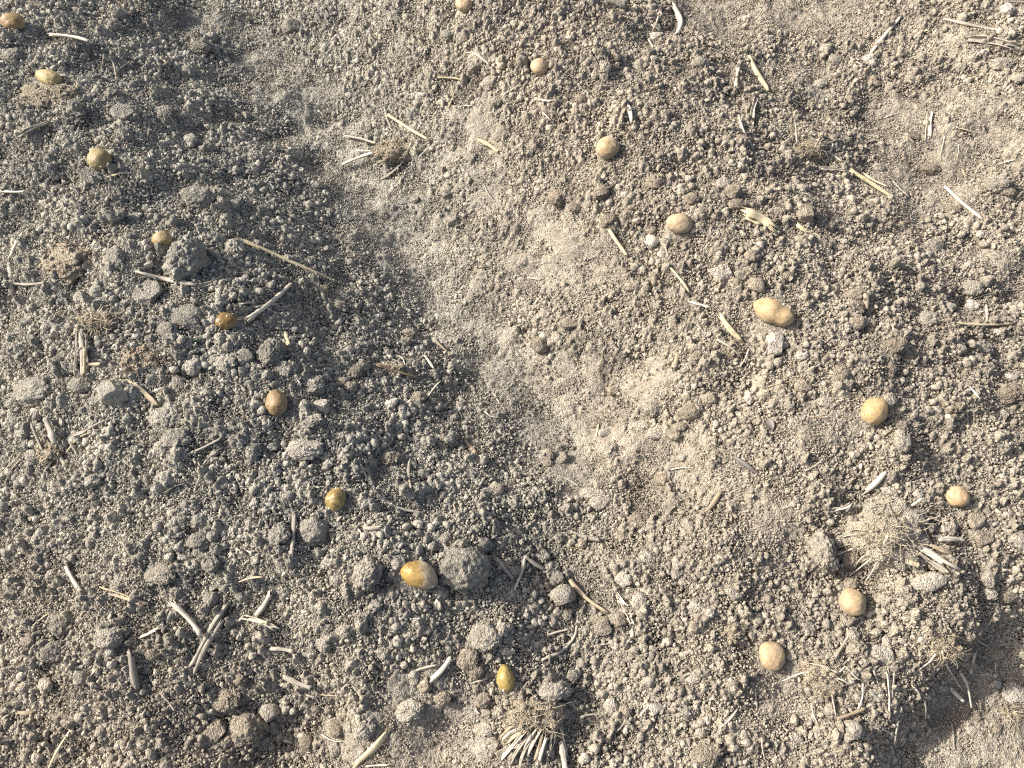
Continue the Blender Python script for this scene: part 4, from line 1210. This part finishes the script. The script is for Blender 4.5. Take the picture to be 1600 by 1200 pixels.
CLODS = [
    (367, 392, 16, 17, 'kn'), (180, 406, 16, 19, 'rn'), (230, 463, 19, 21, 'an'), (490, 603, 17, 16, 'kn'), (175, 616, 20, 17, 'an'), (303, 571, 14, 15, 'kp'), (279, 604, 12, 16, 'kp'),
    (266, 655, 25, 21, 'kn'), (275, 685, 20, 14, 'kn'), (490, 830, 21, 22, 'rn'), (436, 836, 16, 17, 'kn'), (572, 896, 21, 22, 'kn'), (752, 852, 15, 14, 'kn'), (250, 896, 26, 17, 'rn'),
    (730, 1030, 17, 16, 'rb'), (745, 1048, 12, 12, 'rb'), (736, 1003, 10, 11, 'rn'), (612, 631, 11, 10, 'as'), (653, 622, 13, 11, 'rb'), (95, 975, 17, 15, 'kn'), (85, 1018, 20, 16, 'kn'),
    (172, 996, 20, 17, 'kn'), (128, 1058, 14, 13, 'rn'), (385, 1142, 28, 27, 'kb'), (352, 1095, 23, 17, 'kb'), (333, 1142, 18, 16, 'ab'), (72, 1070, 12, 11, 'rp'), (455, 43, 14, 13, 'an'),
    (330, 58, 9, 9, 'rn'), (315, 75, 16, 10, 'kn'), (293, 112, 12, 11, 'kn'), (195, 175, 16, 15, 'an'), (255, 178, 16, 13, 'kn'), (298, 218, 10, 11, 'an'), (182, 337, 12, 10, 'rn'),
    (207, 340, 14, 11, 'an'), (228, 328, 9, 9, 'rn'), (147, 275, 16, 11, 'an'), (20, 88, 17, 13, 'rn'), (143, 122, 11, 9, 'kn'), (175, 148, 11, 10, 'kn'), (310, 310, 22, 17, 'kn'), (365, 318, 9, 16, 'an'),
    (120, 20, 9, 8, 'kp'), (40, 150, 0, 0, ''), (130, 465, 13, 11, 'rn'), (152, 457, 11, 10, 'rn'), (126, 600, 15, 14, 'an'), (152, 630, 12, 9, 'an'), (20, 630, 10, 8, 'rn'), (22, 658, 11, 8, 'rn'), (50, 712, 12, 9, 'rn'),
    (145, 750, 13, 11, 'rn'), (260, 517, 15, 11, 'kn'), (330, 515, 8, 8, 'rn'), (335, 560, 8, 7, 'rn'), (350, 570, 17, 12, 'kn'), (380, 560, 13, 12, 'an'), (440, 577, 17, 12, 'kn'), (555, 580, 12, 12, 'kb'), (535, 598, 10, 9, 'kb'),
    (548, 605, 9, 9, 'kb'), (526, 591, 8, 6, 'kb'), (500, 637, 16, 11, 'ap'), (540, 634, 10, 8, 'rn'), (485, 660, 18, 10, 'kn'), (540, 713, 9, 8, 'kp'), (605, 717, 17, 14, 'kb'), (660, 742, 10, 8, 'kn'), (530, 478, 9, 9, 'rb'),
    (618, 520, 7, 5.5, 'rs'), (585, 461, 6, 5, 'rs'), (570, 514, 5, 6, 'rs'), (635, 522, 14, 8, 'kb'), (634, 533, 10, 7, 'rb'), (693, 685, 8, 8, 'rb'), (690, 700, 9, 7, 'rb'), (775, 765, 13, 11, 'rb'), (738, 607, 6, 6, 'rb'),
    (768, 446, 6, 6, 'rb'), (779, 450, 5, 5, 'rb'), (586, 194, 5, 5, 'rs'), (545, 148, 6, 5, 'rs'), (560, 110, 6, 5, 'rs'), (637, 27, 8, 6, 'rp'), (700, 300, 11, 10, 'kn'), (648, 312, 7, 7, 'rn'), (470, 310, 9, 6, 'kn'), (515, 330, 7, 6, 'rn'),
    (700, 55, 10, 9, 'rn'), (765, 130, 13, 11, 'kn'), (783, 210, 13, 14, 'rn'), (776, 160, 10, 8, 'kn'), (740, 105, 9, 8, 'kn'), (945, 105, 9, 10, 'kp'), (998, 105, 11, 11, 'ap'), (1025, 45, 10, 7, 'as'), (1023, 58, 12, 9, 'as'), (955, 6, 20, 9, 'ap'),
    (1095, 100, 15, 11, 'kp'), (1155, 220, 12, 11, 'an'), (1150, 255, 0, 0, ''), (908, 155, 9, 9, 'rb'), (867, 162, 6, 6, 'rn'), (880, 202, 9, 9, 'kb'), (870, 310, 14, 13, 'kb'), (938, 300, 13, 11, 'kb'), (1025, 285, 17, 12, 'kb'), (1048, 278, 9, 9, 'ab'),
    (1095, 330, 9, 8, 'rn'), (1080, 312, 11, 9, 'kb'), (1060, 326, 5, 7, 'rb'), (952, 345, 13, 11, 'kb'), (1018, 360, 8, 7, 'rb'), (900, 325, 12, 8, 'kb'), (1145, 300, 13, 11, 'kb'), (1150, 320, 12, 10, 'kb'), (1130, 290, 12, 11, 'kp'),
    (1280, 132, 13, 8, 'rp'), (1305, 95, 12, 9, 'kp'), (1290, 78, 9, 11, 'kp'), (1440, 88, 7, 7, 'rp'), (1464, 50, 5, 7, 'ap'), (1565, 100, 17, 12, 'kp'), (1592, 122, 9, 9, 'rp'), (1250, 296, 12, 9, 'kp'), (1243, 285, 6, 6, 'rp'), (1372, 262, 11, 8, 'rp'),
    (1455, 262, 15, 11, 'kb'), (1430, 212, 12, 7, 'ab'), (1560, 290, 19, 14, 'kp'), (1578, 300, 11, 8, 'kb'), (1256, 337, 16, 14, 'ab'), (1211, 332, 9, 9, 'rn'), (1296, 355, 10, 8, 'kb'), (1360, 320, 7, 6, 'rp'), (1460, 383, 14, 11, 'ap'), (1370, 130, 9, 6, 'rb'),
    (1365, 122, 6, 6, 'rb'), (1490, 328, 14, 8, 'rb'), (1510, 285, 0, 0, ''), (1175, 400, 10, 10, 'kb'), (1184, 446, 14, 13, 'ab'), (1160, 430, 12, 7, 'ap'), (1153, 443, 9, 7, 'ab'), (1025, 437, 9, 11, 'ab'), (1011, 450, 6, 6, 'rb'), (1028, 477, 7, 7, 'rp'),
    (986, 448, 10, 7, 'kb'), (1107, 623, 12, 12, 'kb'), (1080, 645, 17, 12, 'kb'), (1170, 621, 6.5, 11, 'rs'), (1185, 657, 8, 7, 'ab'), (1022, 640, 17, 13, 'kp'), (1025, 678, 14, 9, 'kp'), (1003, 665, 12, 9, 'kp'), (1062, 668, 10, 8, 'rb'), (1055, 680, 12, 9, 'kb'),
    (945, 676, 9, 8, 'as'), (955, 703, 16, 13, 'kp'), (1065, 715, 8, 6, 'rp'), (1035, 750, 12, 10, 'kb'), (942, 787, 23, 12, 'ap'), (925, 770, 14, 10, 'ap'), (1052, 790, 17, 12, 'kp'), (880, 715, 11, 10, 'ab'), (856, 711, 9, 10, 'rb'), (857, 724, 7, 7, 'rb'),
    (838, 503, 7, 11, 'rb'), (893, 507, 13, 9, 'ab'), (960, 610, 12, 9, 'kb'), (932, 664, 8, 6, 'kb'), (1000, 815, 17, 13, 'kb'), (970, 840, 12, 8, 'kb'), (1090, 555, 8, 7, 'rb'), (1110, 540, 7, 6, 'rb'),
    (1337, 504, 13, 12, 'rb'), (1340, 480, 14, 9, 'ab'), (1338, 461, 14, 10, 'kb'), (1361, 506, 10, 8, 'kb'), (1400, 541, 17, 12, 'kb'), (1315, 586, 15, 13, 'kb'), (1256, 604, 14, 10, 'rb'), (1254, 555, 9, 7, 'rs'), (1261, 509, 7, 5, 'as'), (1223, 508, 0, 0, ''),
    (1232, 432, 9, 7, 'kb'), (1517, 450, 18, 13, 'rp'), (1518, 478, 12, 11, 'ks'), (1530, 545, 20, 14, 'kp'), (1578, 590, 12, 8, 'as'), (1568, 647, 9, 12, 'ap'), (1575, 615, 22, 14, 'kb'), (1405, 667, 12, 10, 'rb'), (1410, 692, 12, 14, 'kp'), (1390, 625, 10, 12, 'kp'),
    (1343, 619, 5, 8, 'rb'), (1450, 500, 16, 12, 'kp'), (1390, 575, 9, 14, 'kb'), (1290, 628, 12, 8, 'kp'), (1435, 555, 13, 9, 'kb'), (1557, 519, 7, 6, 'rs'), (1567, 519, 5, 5, 'rs'), (1480, 480, 12, 8, 'kp'), (1500, 545, 9, 6, 'kp'),
    (1435, 772, 8, 7, 'rs'), (1392, 768, 15, 8, 'kp'), (1525, 770, 0, 0, ''), (1527, 816, 13, 13, 'ab'), (1537, 842, 12, 14, 'ab'), (1592, 845, 13, 14, 'kp'), (1545, 905, 11, 13, 'kp'), (1571, 928, 18, 13, 'kb'), (1546, 925, 10, 12, 'kp'), (1330, 912, 10, 9, 'kb'),
    (1320, 800, 0, 0, ''), (1328, 868, 12, 18, 'kb'), (1477, 942, 9, 9, 'kb'), (1505, 1020, 12, 12, 'kb'), (1558, 1020, 12, 10, 'kb'), (1585, 1083, 21, 16, 'ks'), (1575, 1065, 0, 0, ''), (1375, 1026, 18, 14, 'ap'), (1386, 1003, 7, 11, 'rp'), (1409, 1001, 6, 5, 'rs'),
    (1439, 1000, 5, 5, 'rs'), (1332, 1142, 14, 13, 'ap'), (1555, 1068, 9, 8, 'kp'), (1527, 1118, 7, 8, 'kb'), (1558, 1140, 8, 10, 'kb'), (1468, 1075, 10, 7, 'rp'), (1333, 993, 10, 9, 'rp'), (1262, 980, 13, 10, 'rp'), (1350, 1035, 8, 6, 'rp'), (1240, 1155, 13, 11, 'kp'),
    (940, 975, 17, 15, 'ab'), (966, 968, 13, 11, 'kb'), (955, 1105, 11, 13, 'kp'), (977, 1111, 10, 11, 'rb'), (1023, 1106, 14, 11, 'as'), (1014, 1064, 11, 10, 'rp'), (895, 1056, 10, 10, 'kp'), (908, 1036, 9, 9, 'kp'), (967, 1035, 7, 9, 'kp'), (1088, 950, 18, 12, 'ap'),
    (1110, 958, 7, 8, 'rs'), (1088, 976, 9, 8, 'ab'), (1150, 928, 15, 12, 'ap'), (1057, 880, 8, 12, 'rp'), (1056, 897, 9, 9, 'rp'), (1065, 906, 6, 10, 'rp'), (1068, 1112, 16, 14, 'kp'), (1105, 1180, 22, 16, 'kb'), (1000, 940, 11, 13, 'kp'), (908, 850, 9, 9, 'rb'),
    (886, 962, 9, 9, 'kn'), (1095, 1145, 9, 8, 'rp'), (1163, 1148, 7, 7, 'rp'), (1082, 1060, 12, 9, 'kp'), (1010, 870, 12, 9, 'kp'), (975, 905, 13, 11, 'kp'), (870, 905, 11, 12, 'kn'), (845, 868, 15, 10, 'kn'), (695, 842, 10, 9, 'rn'), (622, 880, 11, 11, 'rn'),
    (528, 905, 11, 11, 'rn'), (500, 913, 7, 6, 'rn'), (595, 930, 9, 11, 'rn'), (613, 928, 9, 12, 'kn'), (585, 945, 10, 11, 'kp'), (540, 985, 12, 11, 'kn'), (507, 1005, 13, 12, 'kn'), (600, 1018, 12, 12, 'kn'), (688, 925, 12, 13, 'kn'),
    (640, 1108, 22, 17, 'kp'), (568, 1140, 17, 15, 'kp'), (527, 1140, 13, 13, 'kb'), (524, 1170, 10, 12, 'kp'), (548, 1138, 6, 6, 'rp'), (480, 1160, 12, 14, 'kb'), (760, 1140, 11, 10, 'kp'), (692, 1090, 14, 11, 'kb'), (755, 1095, 12, 11, 'kb'), (780, 1092, 7, 7, 'ab'),
    (648, 1052, 9, 8, 'as'), (647, 1066, 7, 7, 'rp'), (665, 1068, 11, 13, 'ab'), (623, 1027, 5, 5, 'as'), (495, 1105, 9, 9, 'rb'), (513, 1108, 7, 7, 'rb'), (420, 1112, 15, 18, 'ap'), (225, 995, 0, 0, ''), (240, 1020, 12, 10, 'kb'), (330, 935, 11, 11, 'kn'),
    (330, 880, 13, 12, 'kn'), (312, 812, 12, 14, 'rn'), (310, 845, 16, 13, 'rn'), (332, 838, 8, 8, 'rn'), (270, 800, 8, 8, 'kp'), (80, 900, 9, 10, 'rn'), (300, 880, 10, 8, 'kp'), (350, 830, 0, 0, ''), (375, 1062, 11, 9, 'kb'), (45, 1000, 13, 9, 'kn'),
]
n_cl = [17]
for u, v, rx, ry, code in CLODS:
    if not code:
        continue
    clod(u, v, rx, ry, code, sink=(.28 if code[0] != 'r' else .24) + (.09 if max(rx, ry) > 14 else 0), hz=random.uniform(.6, .85))
    n_cl[0] += 1
# further small clods, fewer where the soil is smooth
while n_cl[0] < 312:
    u, v = rng.uniform(5, 1595), rng.uniform(5, 1195)
    p = at(u, v)
    ix, iy = int((p.x - VX0) / STEP), int((p.y - VY0) / STEP)
    if not (0 <= ix < NX and 0 <= iy < NY) or rng.random() > (R[iy, ix] - .35) * 1.3:
        continue
    r = rng.uniform(7, 10.5)
    if any((p.x - a) ** 2 + (p.y - b) ** 2 < (c + r * .0013) ** 2 for a, b, c in keep_out) or any(math.hypot(u - a, v - b) < 34 for a, b, _n in LAND):
        continue
    left = u < 560 + .36 * v and v < 1020
    clod(u, v, r, r * rng.uniform(.7, 1), random.choice('rka') + (random.choice('nnnnb') if left else random.choice('pbbn')))
    n_cl[0] += 1

# ------------------------------------------------------------------ hair roots and chaff strewn over the soil
V, Fc, S = [], [], []
n_f = 0
while n_f < 1500:
    x, y = rng.uniform(VX0 + .05, VX1 - .05), rng.uniform(VY0 + .05, VY1 - .05)
    if not in_view(x, y, 0) or any((x - a) ** 2 + (y - b) ** 2 < (c + .006) ** 2 for a, b, c in keep_out[:len(POTATO)]):
        continue
    n_f += 1
    L = rng.uniform(.012, .05); th = rng.uniform(0, 6.28); P_ = []
    px_, py_ = x, y
    turn = rng.normal() * .25
    for q in range(8):
        P_.append(Vector((px_, py_, hsample(px_, py_) + .0016 + .003 * math.sin(q / 7 * math.pi) * rng.random())))
        th += turn + rng.normal() * .22
        px_ += math.cos(th) * L / 7; py_ += math.sin(th) * L / 7
    r = rng.uniform(.00022, .00050)
    fibre_geo(V, Fc, S, P_, r, r * .5)
tag(link("hair_roots", mesh_from("hair_roots", [p[:] for p in V], Fc, M_fibre, S)), "fine hair roots and thread like straw strewn over the crumbs", "roots", kind='stuff')
V, Fc, S = [], [], []
n_f = 0
while n_f < 1300:
    x, y = rng.uniform(VX0 + .05, VX1 - .05), rng.uniform(VY0 + .05, VY1 - .05)
    if not in_view(x, y, 0) or any((x - a) ** 2 + (y - b) ** 2 < (c + .004) ** 2 for a, b, c in keep_out[:len(POTATO)]):
        continue
    n_f += 1
    L = rng.uniform(.003, .010); w = rng.uniform(.0006, .0014); th = rng.uniform(0, 6.28)
    d = Vector((math.cos(th), math.sin(th), rng.uniform(-.35, .35))).normalized()
    c = Vector((x, y, hsample(x, y) + .0022))
    v2, f2, s2 = stalk_geo([c - d * L / 2, c + Vector((0, 0, .0004)), c + d * L / 2], w, 'f', seed=n_f)
    b0 = len(V)
    V += v2; S += s2
    Fc += [[t + b0 for t in f] for f in f2]
tag(link("straw_chaff", mesh_from("straw_chaff", [p[:] for p in V], Fc, STRAW['p'], S)), "tiny flecks of straw chaff strewn over the crumbs", "chaff", kind='stuff')

# ------------------------------------------------------------------ strew the crumb patches
pts, rots, scls, ids = [], [], [], []
KO = np.array(keep_out)
BARE = np.array(bare)
def scatter(n, lo, cnt, want, big=True):
    for i in range(n):
        x, y = rng.uniform(VX0, VX1), rng.uniform(VY0, VY1)
        if not in_view(x, y):
            continue
        ix, iy = int((x - VX0) / STEP), int((y - VY0) / STEP)
        if rng.random() > want(R[iy, ix], COARSE[iy, ix]):
            continue
        if ((x - KO[:, 0]) ** 2 + (y - KO[:, 1]) ** 2 < (KO[:, 2] + .003) ** 2).any():
            continue
        if big and ((x - BARE[:, 0]) ** 2 + (y - BARE[:, 1]) ** 2 < BARE[:, 2] ** 2).any():
            continue
        nrm = Vector((-NXg[iy, ix], -NYg[iy, ix], 1)).normalized()
        q = nrm.to_track_quat('Z', 'Y').to_matrix() @ Matrix.Rotation(rng.uniform(0, 6.283), 3, 'Z')
        pts.append((x, y, .5 * (Zs[iy, ix] + Zss[iy, ix]) + .0008))
        rots.append(q.to_euler()[:]); scls.append(rng.uniform(.75, 1.2)); ids.append(lo + int(rng.integers(cnt)))
scatter(4000, 0, N_COARSE, lambda r, c: (r - .4) * 1.6 * (.12 + .88 * c))
scatter(7000, N_COARSE, N_MID, lambda r, c: .13 + (r - .2) * .9)
scatter(13000, N_COARSE + N_MID, N_FINE, lambda r, c: .30 if r < .35 else .95 - .35 * c, False)
# the same crumbs go on beyond the frame, more thinly
def ground_z(x, y):
    i = min(max(int(np.searchsorted(fx, x)) - 1, 0), nx - 2); j = min(max(int(np.searchsorted(fy, y)) - 1, 0), ny - 2)
    a_, b_ = (x - fx[i]) / (fx[i + 1] - fx[i]), (y - fy[j]) / (fy[j + 1] - fy[j])
    return float((FZ[j, i] * (1 - a_) + FZ[j, i + 1] * a_) * (1 - b_) + (FZ[j + 1, i] * (1 - a_) + FZ[j + 1, i + 1] * a_) * b_)
for i in range(30000):
    x, y = rng.uniform(-2.6, 2.6), rng.uniform(-.9, 3.3)
    if in_view(x, y):
        continue
    z = ground_z(x, y)
    nrm = Vector(((ground_z(x - .03, y) - ground_z(x + .03, y)) / .06, (ground_z(x, y - .03) - ground_z(x, y + .03)) / .06, 1)).normalized()
    q = nrm.to_track_quat('Z', 'Y').to_matrix() @ Matrix.Rotation(rng.uniform(0, 6.283), 3, 'Z')
    pts.append((x, y, z + .001)); rots.append(q.to_euler()[:]); scls.append(rng.uniform(.9, 1.5)); ids.append(int(rng.integers(N_COARSE + N_MID)))
pm = bpy.data.meshes.new("soil_crumbs")
pm.from_pydata(pts, [], [])
a = pm.attributes.new("rot", 'FLOAT_VECTOR', 'POINT'); a.data.foreach_set("vector", np.array(rots, np.float32).ravel())
a = pm.attributes.new("scl", 'FLOAT', 'POINT'); a.data.foreach_set("value", np.array(scls, np.float32))
a = pm.attributes.new("pick", 'INT', 'POINT'); a.data.foreach_set("value", np.array(ids, np.int32))
pm.materials.append(M_crumb)
crumbs = tag(link("soil_crumbs", pm), "loose crumbs of soil strewn all over the ridges and furrows", "soil", kind='stuff')
gt = bpy.data.node_groups.new("strew_crumbs", 'GeometryNodeTree')
gt.interface.new_socket("Geometry", in_out='INPUT', socket_type='NodeSocketGeometry')
gt.interface.new_socket("Geometry", in_out='OUTPUT', socket_type='NodeSocketGeometry')
gi, go = gt.nodes.new("NodeGroupInput"), gt.nodes.new("NodeGroupOutput")
ci = gt.nodes.new("GeometryNodeCollectionInfo")
ci.inputs["Collection"].default_value = patch_col
ci.inputs["Separate Children"].default_value = True
ci.inputs["Reset Children"].default_value = True
iop = gt.nodes.new("GeometryNodeInstanceOnPoints")
iop.inputs["Pick Instance"].default_value = True
def named(nm, ty):
    q = gt.nodes.new("GeometryNodeInputNamedAttribute"); q.data_type = ty; q.inputs[0].default_value = nm
    return q.outputs["Attribute"]
gt.links.new(gi.outputs[0], iop.inputs["Points"])
gt.links.new(ci.outputs[0], iop.inputs["Instance"])
gt.links.new(named("pick", 'INT'), iop.inputs["Instance Index"])
gt.links.new(named("rot", 'FLOAT_VECTOR'), iop.inputs["Rotation"])
gt.links.new(named("scl", 'FLOAT'), iop.inputs["Scale"])
gt.links.new(iop.outputs[0], go.inputs[0])
mod = crumbs.modifiers.new("strew", 'NODES')
mod.node_group = gt


settle_labels()
